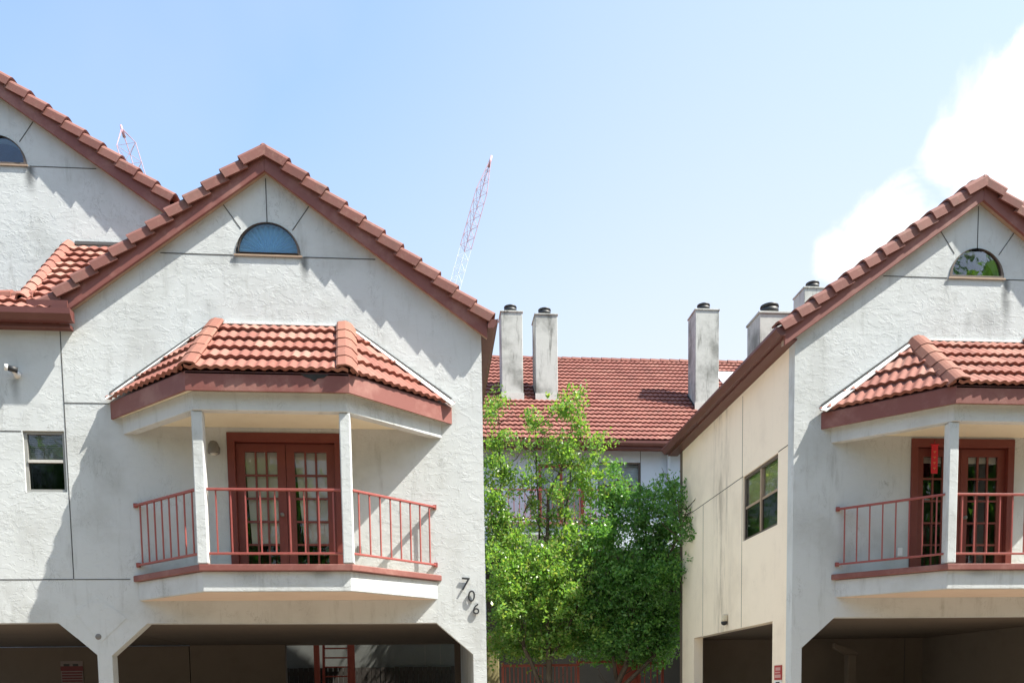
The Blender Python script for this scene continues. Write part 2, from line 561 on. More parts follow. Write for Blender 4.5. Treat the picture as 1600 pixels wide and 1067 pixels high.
def tile_field(mb, pl, pr, ptop, poly, pitch=0.15, course=0.34, amp=0.026, seg=6, lift=0.062, eave=0.05, seed=0):
    """courses of wave tiles on a plane; pl->pr runs along the eave (seen from outside), poly = 3D outline"""
    rnd = random.Random(seed)
    pl, pr, ptop = Vector(pl), Vector(pr), Vector(ptop)
    e = (pr - pl).normalized()
    s = ptop - pl
    s = (s - e * s.dot(e)).normalized()
    n = e.cross(s).normalized()
    P2 = [((Vector(q) - pl).dot(e), (Vector(q) - pl).dot(s)) for q in poly]
    u0, u1 = min(p[0] for p in P2) - 0.1, max(p[0] for p in P2) + 0.1
    v1 = max(p[1] for p in P2)
    nu = int(math.ceil((u1 - u0) / pitch * seg))
    K = int(math.ceil((v1 + eave) / course)) + 1
    bm = bmesh.new()
    uvl = bm.loops.layers.uv.new()
    for k in range(K):
        va, vb = -eave + k * course, -eave + (k + 1) * course + 0.03
        jit = rnd.uniform(-0.004, 0.004)
        spec = ((va + 0.006, lift - 0.050), (va, lift + jit), (va, lift + jit), (va + course * 0.5, lift * 0.55 + 0.004), (vb, 0.008))
        rows = []
        for ri, (v, h) in enumerate(spec):
            row = []
            for i in range(nu + 1):
                u = u0 + i * pitch / seg
                w = 0.5 + 0.5 * math.cos(2 * math.pi * (u / pitch))
                w = w ** 0.85
                tj = math.sin(math.floor(u / (2 * pitch)) * 12.9898 + k * 78.233) * 43758.5453
                tj = (tj - math.floor(tj) - 0.5) * 0.012
                row.append(bm.verts.new(pl + e * u + s * (v + (tj if ri < 3 else 0)) + n * (h + amp * w)))
            rows.append(row)
        for r in (0, 2, 3):
            for i in range(nu):
                f = bm.faces.new((rows[r][i], rows[r][i + 1], rows[r + 1][i + 1], rows[r + 1][i]))
                f.smooth = r > 0
                um = (u0 + (i + 0.5) * pitch / seg) / pitch
                for lp in f.loops:
                    lp[uvl].uv = (um, k + 0.5)
    cx = sum(p[0] for p in P2) / len(P2)
    cv = sum(p[1] for p in P2) / len(P2)
    for i in range(len(P2)):
        a, b = P2[i], P2[(i + 1) % len(P2)]
        if abs(a[1]) < 1e-3 and abs(b[1]) < 1e-3:
            continue
        d = Vector((b[0] - a[0], b[1] - a[1]))
        nn = Vector((d.y, -d.x)).normalized()
        if nn.dot(Vector((cx - a[0], cv - a[1]))) > 0:
            nn = -nn
        bmesh.ops.bisect_plane(bm, geom=bm.verts[:] + bm.edges[:] + bm.faces[:], plane_co=pl + e * a[0] + s * a[1],
                               plane_no=e * nn.x + s * nn.y, clear_outer=True)
    smf = [f.smooth for f in bm.faces]
    mb.bm_add(bm, uvl)
    mb.sm[-len(smf):] = smf
    bm.free()
    return mb


def cap_run(mb, p0, p1, up, half=0.13, rise=0.075, drop=0.05, step=0.335, thick=0.022, seed=0, flare=0.02, flat=False):
    """overlapping ridge/hip caps from p0 (low end) to p1"""
    p0, p1, up = Vector(p0), Vector(p1), Vector(up)
    t = (p1 - p0).normalized()
    lat = t.cross(up).normalized()
    u = lat.cross(t).normalized()
    total = (p1 - p0).length
    n = max(1, round(total / step))
    st = total / n
    rnd = random.Random(seed)
    for i in range(n):
        a = p0 + t * (i * st - 0.03)
        b = p0 + t * ((i + 1) * st + 0.02)
        j = rnd.uniform(-0.006, 0.006)
        vs, fs, uvs = [], [], []
        prof = [(-1, -drop), (-0.75, rise * 0.25), (-0.38, rise * 0.85), (0, rise), (0.38, rise * 0.85), (0.75, rise * 0.25),
                (1, -drop)]
        if flat:
            prof = [(-1, -drop), (-0.9, -drop * 0.2), (-0.3, rise * 0.92), (0, rise), (0.3, rise * 0.92), (0.9, -drop * 0.2), (1, -drop)]
        m = len(prof)
        for p, g in ((a, 1 + flare * 5), (b, 1.0)):
            lift = flare if g > 1 else 0
            for th in (0, thick):
                for q, h in prof:
                    vs.append(p + lat * (q * (half * g - th) + j) + u * (h + lift - th))
        for i2 in range(m - 1):
            fs.append((i2, i2 + 1, 2 * m + i2 + 1, 2 * m + i2))
            fs.append((m + i2, 3 * m + i2, 3 * m + i2 + 1, m + i2 + 1))
            fs.append((i2, m + i2, m + i2 + 1, i2 + 1))
        fs.append((0, 2 * m, 3 * m, m))
        fs.append((m - 1, 2 * m - 1, 4 * m - 1, 3 * m - 1))
        key = seed * 7 + i * 2 + 0.5
        mb.add(vs, fs, [[(key, key)] * len(f) for f in fs])
    return mb


def rake_tiles(mb, xs, zs, xe, ze, yf, yb, face, top, step=0.335, seed=0):
    """L shaped trim tiles from the eave (xs,zs) to the apex (xe,ze) of the roof deck line, overhanging towards -Y"""
    t = Vector((xe - xs, 0, ze - zs))
    total = t.length
    t.normalize()
    nrm = Vector((-t.z, 0, t.x))
    if nrm.z < 0:
        nrm = -nrm
    n = round(total / step)
    st = total / n
    rnd = random.Random(seed)
    for i in range(n):
        base = Vector((xs, 0, zs))
        a, b = base + t * (i * st - 0.035), base + t * ((i + 1) * st)
        if i == n - 1:
            b = base + t * (total + top * 0.62)
        o = rnd.uniform(-0.006, 0.006)
        prof = [(yf, top - face), (yf, top * 0.38), (yf + 0.016, top * 0.70), (yf + 0.05, top * 0.92), (yf + 0.11, top), (yb, top),
                (yb, top - 0.03), (yf + 0.11, top - 0.03), (yf + 0.06, top * 0.62), (yf + 0.026, top * 0.3), (yf + 0.026, top - face)]
        m = len(prof)
        vs = []
        for p, dn_, dy in ((a, 0.040, -0.026), (b, -0.004, 0.006)):
            for y, h in prof:
                vs.append(p + nrm * (h + dn_ + o) + Vector((0, y + dy + o, 0)))
        fs = [tuple(range(m)), tuple(range(2 * m - 1, m - 1, -1))]
        fs += [(k, (k + 1) % m, m + (k + 1) % m, m + k) for k in range(m)]
        key = seed * 5 + i * 2 + 0.5
        mb.add(vs, fs, [[(key, key)] * len(f) for f in fs])
    return mb


def text_mesh(body, size, loc, rot, m, parent, name, ext=0.004):
    cu = bpy.data.curves.new(name, 'FONT')
    cu.body = body
    cu.size = size
    cu.align_x = 'CENTER'
    cu.align_y = 'CENTER'
    cu.extrude = ext
    tmp = bpy.data.objects.new(name + '_tmp', cu)
    COL.objects.link(tmp)
    dg = bpy.context.evaluated_depsgraph_get()
    me = bpy.data.meshes.new_from_object(tmp.evaluated_get(dg))
    bpy.data.objects.remove(tmp)
    o = bpy.data.objects.new(name, me)
    me.materials.clear()
    me.materials.append(m)
    COL.objects.link(o)
    o.location = loc
    o.rotation_euler = rot
    if parent is not None:
        o.parent = parent
    return o


# ------------------------------------------------------------------ the setting
g = MB()
g.add([(-600, -600, -0.02), (600, -600, -0.02), (600, 900, -0.02), (-600, 900, -0.02)], [(0, 1, 2, 3)])
g.build('ground', MT['soil'])['kind'] = 'structure'
g = MB()
g.add([(-40, -12.0, 0.0), (45, -12.0, 0.0), (45, -0.1, 0.0), (-40, -0.1, 0.0)], [(0, 1, 2, 3)])
g.build('driveway', MT['pavers'])['kind'] = 'structure'
g = MB()
g.add([(-80, -19.5, -0.008), (90, -19.5, -0.008), (90, -12.01, -0.008), (-80, -12.01, -0.008)], [(0, 1, 2, 3)])
g.build('street', MT['asphalt'])['kind'] = 'structure'
g = MB()
g.add([(-40, -0.1, 0.0), (45, -0.1, 0.0), (45, 12.9, 0.0), (-40, 12.9, 0.0)], [(0, 1, 2, 3)])
g.build('courtyard', MT['concrete'])['kind'] = 'structure'


# ------------------------------------------------------------------ house parts
def arch_loop(cx, cz, r, n=20, x=1.0):
    return [(cx + r * x * math.cos(math.pi * i / n), cz + r * math.sin(math.pi * i / n)) for i in range(n + 1)]


def arched_window(root, cx, cz, r, y0, pleated):
    f = MB()
    outer = arch_loop(cx, cz, r)
    inner = list(reversed(arch_loop(cx, cz + 0.045, r - 0.045)))
    f.prism(outer + [], [list(reversed(inner))], XZ, y0 - 0.014, y0 + 0.06)
    fr = f.build('arched_window', MT['bronze'], root)
    s = MB()
    s.box(cx - r - 0.02, cx + r + 0.02, y0 - 0.026, y0 - 0.0145, cz - 0.012, cz + 0.012)
    s.build('sill', MT['tan'], fr)
    p = MB()
    p.prism(arch_loop(cx, cz + 0.04, r - 0.04), [], XZ, y0 + 0.012, y0 + 0.018)
    p.build('pane', MT['glassblue'] if pleated else MT['glass'], fr)
    if pleated is True:
        q = MB()
        n = 34
        vs = [(cx, y0 + 0.07, cz + 0.05)]
        for i in range(n + 1):
            a = math.pi * i / n
            off = 0.055 if i % 2 else 0.0
            for rr in (0.10, r - 0.03):
                vs.append((cx + rr * math.cos(a), y0 + 0.06 + off * rr / r, cz + 0.05 + (rr - 0.03) * math.sin(a)))
        fs = []
        for i in range(n):
            b = 1 + 2 * i
            fs.append((b, b + 2, b + 3, b + 1))
            fs.append((0, b + 2, b))
        q.add(vs, fs)
        q.build('pleated_shade', MT['pleat'], fr)
    return fr


def french_door(root, xc, w, z0, z1, shaded):
    fr = MB()
    x0, x1 = xc - w / 2, xc + w / 2
    fr.box(x0, x0 + 0.11, -0.03, 0.14, z0, z1 - 0.13)
    fr.box(x1 - 0.11, x1, -0.03, 0.14, z0, z1 - 0.13)
    fr.box(x0, x1, -0.03, 0.14, z1 - 0.13, z1)
    fr.box(x0 + 0.11, x1 - 0.11, 0.0, 0.14, z0, z0 + 0.05)
    door = fr.build('french_door', MT['doorpaint'], root, bevel=0.006)
    lw = (w - 0.22) / 2
    top = z1 - 0.14
    for k in range(2):
        a = x0 + 0.11 + k * lw + 0.004
        b = a + lw - 0.008
        lf = MB()
        st, tr, br, mu = 0.125, 0.12, 0.17, 0.028
        zb = z0 + 0.055
        lf.box(a, a + st, 0.045, 0.09, zb, top)
        lf.box(b - st, b, 0.045, 0.09, zb, top)
        lf.box(a + st, b - st, 0.045, 0.09, zb, zb + br)
        lf.box(a + st, b - st, 0.045, 0.09, top - tr, top)
        gw, gh = b - a - 2 * st, top - tr - zb - br
        for i in (1, 2):
            xm = a + st + gw * i / 3
            lf.box(xm - mu / 2, xm + mu / 2, 0.050, 0.085, zb + br, top - tr)
        for j in range(1, 5):
            zm = zb + br + gh * j / 5
            lf.box(a + st, b - st, 0.052, 0.083, zm - mu / 2, zm + mu / 2)
        lf.build('door_leaf', MT['doorpaint'], door)
        gp = MB()
        gp.box(a + st + 0.001, b - st - 0.001, 0.066, 0.069, zb + br + 0.001, top - tr - 0.001)
        gp.build('pane', MT['glass'], door)
        sh = MB()
        if shaded:
            zz = zb + br + gh * 0.205
            dx = 0.05 if k == 0 else 0.10
            sh.add([(a + st + dx, 0.125, zz), (b - st + 0.02, 0.118, zz), (b - st + 0.02, 0.118, top),
                    (a + st - 0.02, 0.125, top), (a + st + dx, 0.13, zz), (b - st + 0.02, 0.123, zz),
                    (b - st + 0.02, 0.123, top), (a + st - 0.02, 0.13, top)],
                   [(0, 1, 2, 3), (7, 6, 5, 4), (0, 4, 5, 1), (1, 5, 6, 2), (2, 6, 7, 3), (3, 7, 4, 0)])
            sh.build('paper_shade', MT['shade'], door)
        else:
            sh.box(a + st - 0.01, b - st + 0.01, 0.118, 0.124, top - tr - 0.09, top - 0.02)
            sh.build('roller_blind', MT['shade'], door)
    kn = MB()
    kx = xc + (-0.07 if shaded else 0.07)
    kn.lathe((kx, 0.045, z0 + 1.0), [(0.025, 0.0), (0.025, 0.012), (0.01, 0.016), (0.01, 0.045), (0.028, 0.05), (0.03, 0.07),
                                      (0.015, 0.085)], 12, 'Y')
    kn.build('door_knob', MT['greymetal'], door)
    return door


def ring_octa(hw_wall, hw_front, depth, y=0.0):
    return [(-hw_wall, y), (-hw_front, -depth), (hw_front, -depth), (hw_wall, y)]


def balcony(root, bc, n_side, n_front):
    """slab with red trim band, two posts, railings, and the tiled roof over it; bc = local x of its centre"""
    Z0, Z1, Z2 = 3.055, 3.33, 3.42
    sl = MB()
    sl.prism([(bc + x, y) for x, y in ring_octa(2.22, 1.01, 1.09, 0.0)], [], XY, Z0, Z1)
    slab = sl.build('balcony_slab', MT['stucco'], root, bevel=0.012)
    bd = MB()
    bd.prism([(bc + x, y) for x, y in ring_octa(2.29, 1.04, 1.148, -0.0015)], [], XY, Z1 + 0.001, Z2)
    bd.build('trim_band', MT['redpaint'], slab, bevel=0.01)
    fl_ = MB()
    fl_.prism([(bc + x, y) for x, y in ring_octa(2.2, 1.0, 1.08, -0.003)], [], XY, Z2 + 0.001, Z2 + 0.008)
    fl_.build('bounce_floor_sheet', MT['bouncecoat'], slab)  # unseen tan sheet, added to bounce warm light into the recess
    us = MB()
    us.prism([(bc + x, y) for x, y in ring_octa(2.19, 0.99, 1.065, -0.003)], [], XY, Z0 - 0.006, Z0 - 0.001)
    us.build('slab_soffit', MT['underside'], slab)
    for s in (-1, 1):
        p = MB()
        x = bc + s * 0.985
        p.box(x - 0.075, x + 0.075, -1.145, -1.0, Z2 + 0.009, 5.46)
        p.build('post', MT['stucco'], root, bevel=0.015)
    # railings
    zt, zb = 4.44, 3.575
    runs = [((bc - 2.20, -0.005), (bc - 1.05, -1.06), n_side), ((bc - 0.91, -1.075), (bc + 0.91, -1.075), n_front),
            ((bc + 1.05, -1.06), (bc + 2.20, -0.005), n_side)]
    for a, b, nb in runs:
        t = MB()
        t.bar((*a, zt), (*b, zt), 0.055, 0.03)
        rail = t.build('railing', MT['rail'], root, bevel=0.004)
        q = MB()
        q.bar((*a, zb), (*b, zb), 0.045, 0.028)
        q.build('bottom_rail', MT['rail'], rail, bevel=0.004)
        for i in range(nb):
            fct = (i + 0.6) / (nb + 0.2)
            x, y = a[0] + (b[0] - a[0]) * fct, a[1] + (b[1] - a[1]) * fct
            m = MB()
            d = Vector((b[0] - a[0], b[1] - a[1], 0)).normalized()
            m.bar((x, y, zb + 0.0145), (x, y, zt - 0.0155), 0.018, 0.018, up=d)
            m.build('baluster', MT['rail'], rail)
        for (x, y), isw in ((a, a[1] > -0.1), (b, b[1] > -0.1)):
            if isw:
                for z in (zt, zb):
                    w = MB()
                    w.box(x - 0.028, x + 0.028, -0.03, -0.001, z - 0.032, z + 0.032)
                    w.build('bracket', MT['rail'], rail)
    # roof
    zf0, zf1 = 5.675, 5.91                       # fascia
    A_l, A_r = (bc - 0.97, 0, 7.0), (bc + 0.97, 0, 7.0)
    B_l, B_r = (bc - 2.49, 0, 5.93), (bc + 2.49, 0, 5.93)
    C_l, C_r = (bc - 1.07, -1.30, 5.93), (bc + 1.07, -1.30, 5.93)
    tl = MB()
    tile_field(tl, C_l, C_r, A_l, [C_l, C_r, A_r, A_l], course=0.375, pitch=0.138, seed=1, eave=0.015)
    tile_field(tl, B_l, C_l, A_l, [B_l, C_l, A_l], course=0.375, pitch=0.138, seed=2, eave=0.01)
    tile_field(tl, C_r, B_r, A_r, [C_r, B_r, A_r], course=0.375, pitch=0.138, seed=3, eave=0.01)
    roof = tl.build('balcony_roof', MT['tile'], root, fix=False)
    dk = MB()
    vs = [A_l, A_r, B_l, B_r, C_l, C_r]
    vs = [(x, y, z - 0.01) for x, y, z in vs] + [(x, y, z - 0.04) for x, y, z in vs]
    top = [(4, 5, 1, 0), (2, 4, 0), (5, 3, 1)]
    dk.add(vs, top + [tuple(i + 6 for i in reversed(f)) for f in top]
           + [(2, 8, 10, 4), (4, 10, 11, 5), (5, 11, 9, 3), (3, 9, 7, 1), (1, 7, 6, 0), (0, 6, 8, 2)])
    dk.build('roof_deck', MT['gutter'], roof)
    for s, C_, A_ in ((-1, C_l, A_l), (1, C_r, A_r)):
        h = MB()
        c0 = Vector(C_) + Vector((s * 0.0, -0.03, 0.05))
        cap_run(h, c0, Vector(A_) + Vector((0, -0.02, 0.075)), (s * 0.35, -0.3, 0.9), 0.15, 0.045, 0.035, 0.375, seed=3 + s,
                flare=0.012, flat=True)
        h.build('hip_cap', MT['hip_tile'], roof)
    fa = MB()
    o = ring_octa(2.49, 1.075, 1.30, -0.0015)
    i_ = ring_octa(2.455, 1.06, 1.265, -0.0015)
    ringo = [(bc + x, y) for x, y in o] + [(bc + x, y) for x, y in reversed(i_)]
    fa.prism(ringo, [], XY, zf0, zf1)
    fa.build('fascia', MT['redpaint'], roof)
    bo, bi = ring_octa(2.33, 1.02, 1.17, -0.0015), ring_octa(2.14, 0.95, 1.03, -0.0015)
    be = MB()
    be.prism([(bc + x, y) for x, y in bo] + [(bc + x, y) for x, y in reversed(bi)], [], XY, 5.462, zf0 + 0.03)
    be.build('beam', MT['stucco'], root, bevel=0.01)
    so = MB()
    so.prism([(bc + x, y) for x, y in ring_octa(2.44, 1.05, 1.25, -0.0015)], [], XY, zf0 + 0.032, zf0 + 0.05)
    so.prism([(bc + x, y) for x, y in ring_octa(2.10, 0.93, 1.0, -0.0015)], [], XY, 5.585, 5.60)
    so.build('soffit', MT['soffit'], roof)
    for s, A_, B_, C_ in ((-1, A_l, B_l, C_l), (1, A_r, B_r, C_r)):
        A, B, C = Vector(A_), Vector(B_), Vector(C_)
        nrm = (C - B).cross(A - B).normalized()
        if nrm.z < 0:
            nrm = -nrm
        al = (A - B).normalized()
        inn = nrm.cross(al).normalized()
        if inn.y > 0:
            inn = -inn
        w = MB()
        up = nrm * 0.075
        a0, b0 = A + up - al * 0.12, B + up - al * 0.02
        q = [b0 - al * 0.0, b0 + inn * 0.17, a0 + inn * 0.07, a0]
        w.add([v + Vector((0, -0.002, 0)) for v in q] + [v - nrm * 0.012 + Vector((0, -0.002, 0)) for v in q],
              [(0, 1, 2, 3), (7, 6, 5, 4), (0, 4, 5, 1), (1, 5, 6, 2), (2, 6, 7, 3), (3, 7, 4, 0)])
        w.build('flashing', MT['flash'], roof)
        m = MB()
        m.bar(B + Vector((0, -0.008, 0.115)), A + Vector((0, -0.008, 0.10)), 0.012, 0.022, up=(-al.z, 0, al.x))
        m.build('mastic_line', MT['mastic'], roof)
    w = MB()
    w.box(bc - 0.88, bc + 0.88, -0.03, -0.002, 7.055, 7.078)
    w.build('flashing', MT['flash'], roof)


def gable_house(root, cfg):
    """local frame: x = 0 at the gable apex, y = 0 on the facade, z = 0 on the ground"""
    xl, xr, depth = cfg['xl'], cfg['xr'], cfg['depth']
    za, sl = cfg['apex'], cfg['slope']          # roof deck apex, pitch
    eav = cfg.get('eave', 3.20)
    under = lambda x: za - 0.07 - sl * abs(x)
    holes = []
    if cfg.get('door'):
        xc, w, z0, z1 = cfg['door']
        holes.append([(xc - w / 2, z0), (xc + w / 2, z0), (xc + w / 2, z1), (xc - w / 2, z1)])
    ax, az, ar = cfg['arch']
    holes.append(arch_loop(ax, az, ar))
    outline = cfg['outline'] + [(xr, under(xr)), (0, under(0)), (xl, under(xl))]
    w = MB()
    w.prism(outline, holes, XZ, 0.0, 0.22)
    w.build('facade_wall', MT['stucco'], root)
    # floor / ceiling over the carport, rear wall
    if cfg.get('ceil'):
        c = MB()
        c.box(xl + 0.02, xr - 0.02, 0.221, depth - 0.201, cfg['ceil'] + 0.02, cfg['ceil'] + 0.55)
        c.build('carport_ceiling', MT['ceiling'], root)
    b = MB()
    ro = cfg['rear'] + [(xr, under(xr)), (0, under(0)), (xl, under(xl))]
    b.prism(ro, [], XZ, depth - 0.2, depth)
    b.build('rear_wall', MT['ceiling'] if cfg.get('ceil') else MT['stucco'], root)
    # side walls
    for s, x in ((-1, xl), (1, xr)):
        o, h, m = cfg['side'][s]
        if o is None:
            continue
        q = MB()
        q.prism(o + [(depth - 0.201, under(x) - 0.02), (0.221, under(x) - 0.02)], h, YZ, x, x - s * 0.2)
        q.build('side_wall', MT[m], root)
    # roof deck
    d = MB()
    for s in (-1, 1):
        X = s * eav
        d.prism([(0, za), (X, za - sl * eav), (X, za - sl * eav - 0.05), (0, za - 0.05)], [], XZ, -0.02, depth + 0.25)
    roof = d.build('roof', MT['gutter'], root)
    t = MB()
    zx = za - sl * eav
    co = cfg.get('course', 0.335)
    t_l = [(-eav, depth + 0.25, zx), (-eav, -0.05, zx), (0, -0.05, za), (0, depth + 0.25, za)]
    t_r = [(eav, -0.05, zx), (eav, depth + 0.25, zx), (0, depth + 0.25, za), (0, -0.05, za)]
    tile_field(t, t_l[0], t_l[1], t_l[3], t_l, course=co, seed=4, seg=4)
    tile_field(t, t_r[0], t_r[1], t_r[3], t_r, course=co, seed=5, seg=4)
    t.build('roof_tiles', MT['tile'], roof, fix=False)
    rc = MB()
    cap_run(rc, (0, 0.13, za + 0.07), (0, depth + 0.25, za + 0.07), (0, 0, 1), 0.15, 0.07, 0.07, 0.36, seed=6)
    rc.build('ridge_caps', MT['barge_tile'], roof)
    for s in (-1, 1):
        r = MB()
        ev = cfg.get('eave_' + ('l' if s < 0 else 'r'), eav)
        rake_tiles(r, s * ev, za - sl * ev, 0, za, -0.178, 0.12, 0.175, 0.10, 0.333, seed=8 + s)
        r.build('rake_tiles', MT['barge_tile'], roof)
        bb = MB()
        X = s * (ev - 0.02)
        Z = za - sl * (ev - 0.02)
        bb.prism([(0, za - 0.01), (X, Z - 0.01), (X, Z - 0.275), (0, za - 0.275)], [], XZ, -0.13, -0.085)
        bb.build('barge_board', MT['redpaint'], roof, bevel=0.006)
        bs = MB()
        bs.prism([(0, za - 0.055), (X, Z - 0.055), (X, Z - 0.255), (0, za - 0.255)], [], XZ, -0.084, -0.003)
        bs.build('rake_soffit', MT['tan'], roof)
    # gutters
    for s in cfg['gutters']:
        q = MB()
        x0, x1 = s * (eav - 0.015), s * (eav + 0.14)
        zt = zx + 0.0
        prof = [(x0, zt), (x0, zt - 0.13), (x0 + s * 0.09, zt - 0.13), (x1 - s * 0.015, zt - 0.06), (x1, zt - 0.045), (x1, zt),
                (x1 - s * 0.012, zt), (x1 - s * 0.014, zt - 0.04), (x0 + s * 0.085, zt - 0.118), (x0 + s * 0.012, zt - 0.118),
                (x0 + s * 0.012, zt)]
        q.prism(prof, [], XZ, -0.17, depth + 0.2)
        q.prism([(x0 + s * 0.012, zt - 0.005), (x0 + s * 0.012, zt - 0.117), (x0 + s * 0.085, zt - 0.117),
                 (x1 - s * 0.014, zt - 0.04), (x1 - s * 0.014, zt - 0.005)], [], XZ, -0.165, -0.15)
        q.build('gutter', MT['gutter'], root)
        f = MB()
        wx = xl if s < 0 else xr
        f.box(min(wx, x0 - s * 0.002), max(wx, x0 - s * 0.002), -0.08, depth + 0.2, zt - 0.16, zt - 0.13) if abs(wx) < abs(x0) else None
        f.box(min(x0 - s * 0.03, x0 - s * 0.003), max(x0 - s * 0.03, x0 - s * 0.003), -0.08, depth + 0.2, zt - 0.129, zt - 0.055)
        f.build('eave_soffit', MT['gutter'], root)
    arched_window(root, ax, az, ar, 0.0, cfg['pleated'])
    # control joints in the stucco
    def joint(p, q, name='control_joint'):
        j = MB()
        j.bar((p[0], -0.001, p[1]), (q[0], -0.001, q[1]), 0.006, 0.012, up=(-(q[1] - p[1]), 0, q[0] - p[0]))
        j.build(name, MT['groove'], root)
    zj = az
    lim = (za - 0.30 - zj) / sl
    joint((-lim, zj), (ax - ar - 0.035, zj))
    joint((ax + ar + 0.035, zj), (lim, zj))
    joint((ax, az + ar + 0.003), (ax, za - 0.30 - sl * abs(ax)))
    joint((ax - 0.38, az + 0.37), (ax - 0.64, az + 0.73))
    joint((ax + 0.36, az + 0.37), (ax + 0.62, az + 0.73))
    for p, q in cfg.get('joints', []):
        joint(p, q)


# ------------------------------------------------------------------ house with the number
h1 = thing('townhouse', 'white stucco gable house with number 706 and blue fan window', 'house', (-2.24, 0, 0),
           'white stucco townhouses')
AP, SLP = 9.42, 0.707
cfg = dict(xl=-3.0, xr=3.095, depth=6.2, apex=AP, slope=SLP, arch=(-0.01, 8.03, 0.47), door=(0.13, 1.68, 3.32, 5.51),
           outline=[(-3.0, 2.515), (-2.72, 2.26), (-2.72, 0), (-2.51, 0), (-2.51, 2.25), (-1.98, 2.72), (2.33, 2.70),
                    (2.89, 2.21), (2.89, 0), (3.095, 0)],
           rear=[(-3.0, 0), (-0.96, 0), (-0.96, 2.73), (2.76, 2.73), (2.76, 0), (3.095, 0)], ceil=2.72,
           side={-1: ([(0.221, 2.95), (5.999, 2.95)], [], 'ceiling'), 1: ([(0.221, 2.6), (0.45, 2.6), (0.45, 0), (0.221, 0), (0.2211, 0)][:0] + [(0.221, 0), (5.999, 0)], [], 'stucco')},
           gutters=(1,), pleated=True, joints=[((-2.997, 3.37), (-2.997, 6.90)), ((-2.99, 5.9), (-2.36, 5.9)),
                                               ((-2.99, 3.37), (-2.19, 3.37))])
gable_house(h1, cfg)
balcony(h1, 0.14, 8, 9)
french_door(h1, 0.13, 1.68, 3.32, 5.51, True)
pl = MB()
pl.lathe((-2.69, 0.0, 2.53), [(0.045, 0.0), (0.045, 0.006), (0.03, 0.012)], 16, 'Y')
pl.build('cover_plate', MT['greymetal'], h1)
ou = MB()
ou.box(1.155, 1.225, -0.03, -0.001, 3.74, 3.86)
ou.build('outlet_box', MT['greymetal'], h1, bevel=0.008)
sp = MB()
sp.prism([(-2.985, 2.86), (-2.70, 3.13), (-2.27, 2.80), (-2.66, 2.44)], [], XZ, -0.006, -0.001)
sp.build('stucco_patch', MT['stucco'], h1)
rg = MB()
rg.prism([(0.58, 5.905), (0.95, 5.905), (0.88, 5.86), (0.80, 5.852), (0.76, 5.81), (0.70, 5.85), (0.63, 5.868)], [], XZ, -1.306, -1.3005)
rg.build('rotten_gap', MT['dark'], h1)
rm = MB()      # near-black sheet behind the doors, its colour stands in for the unlit room
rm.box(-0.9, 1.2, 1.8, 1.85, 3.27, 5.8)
rm.build('dark_room_sheet', MT['dark'], h1)

# ------------------------------------------------------------------ right house
h2 = thing('townhouse', 'white stucco gable house on the right with cream side wall', 'house', (8.72, 0, 0),
           'white stucco townhouses')
cfg = dict(xl=-2.96, xr=3.05, depth=6.25, apex=AP - 0.01, slope=SLP, arch=(0.0, 8.02, 0.455), door=(-0.15, 1.74, 3.32, 5.55),
           outline=[(-2.96, 0), (-2.79, 0), (-2.79, 2.26), (-2.25, 2.74), (2.25, 2.74), (2.79, 2.26), (2.79, 0), (3.05, 0)],
           rear=[(-2.96, 0), (3.05, 0)], ceil=2.74,
           side={-1: ([(0.221, 0), (0.78, 0), (0.78, 2.75), (5.17, 2.75), (5.17, 0), (6.049, 0)],
                      [[(0.62, 4.32), (2.21, 4.32), (2.21, 5.48), (0.62, 5.48)]], 'cream'),
                 1: ([(0.221, 0), (6.049, 0)], [], 'ceiling')},
           gutters=(-1, 1), pleated=False, joints=[])
gable_house(h2, cfg)
balcony(h2, -0.03, 8, 9)
french_door(h2, -0.15, 1.74, 3.32, 5.55, False)
# window in the cream wall
XW = -2.96
wf = MB()
def yb(y0, y1, x0, x1, z0, z1, mb):
    mb.box(x0, x1, y0, y1, z0, z1)
for a, b, c, d in ((0.621, 0.665, 4.321, 5.479), (2.165, 2.209, 4.321, 5.479), (0.665, 2.165, 4.321, 4.365), (0.665, 2.165, 5.43, 5.479)):
    yb(a, b, XW + 0.03, XW + 0.10, c, d, wf)
win = wf.build('side_window', MT['bronze'], h2)
mf = MB()
mf.box(XW + 0.02, XW + 0.09, 1.385, 1.445, 4.366, 5.429)
mf.box(XW + 0.035, XW + 0.085, 0.666, 1.384, 4.89, 4.93)
mf.box(XW + 0.035, XW + 0.085, 1.446, 2.164, 4.89, 4.93)
mf.build('mullion', MT['tan'], win)
for y0, y1 in ((0.666, 1.384), (1.446, 2.164)):
    gp = MB()
    gp.box(XW + 0.055, XW + 0.06, y0, y1, 4.931, 5.429)
    gp.build('pane', MT['glass'], win)
    gp = MB()
    gp.box(XW + 0.045, XW + 0.05, y0, y1, 4.366, 4.889)
    gp.build('insect_screen', MT['screen'], win)
    cu = MB()
    vs, fs = [], []
    n = 46
    ys = np.linspace(y0 - 0.02, y1 + 0.02, n)
    for i, y in enumerate(ys):
        x = XW + 0.105 + 0.02 * math.sin(i * 0.95) + 0.01 * math.sin(i * 2.3)
        for z in (4.34, 5.40):
            vs.append((x, y, z))
    fs = [(2 * i, 2 * i + 2, 2 * i + 3, 2 * i + 1) for i in range(n - 1)]
    cu.add(vs, fs, smooth=True)
    cu.build('curtain', MT['curtain'], win)
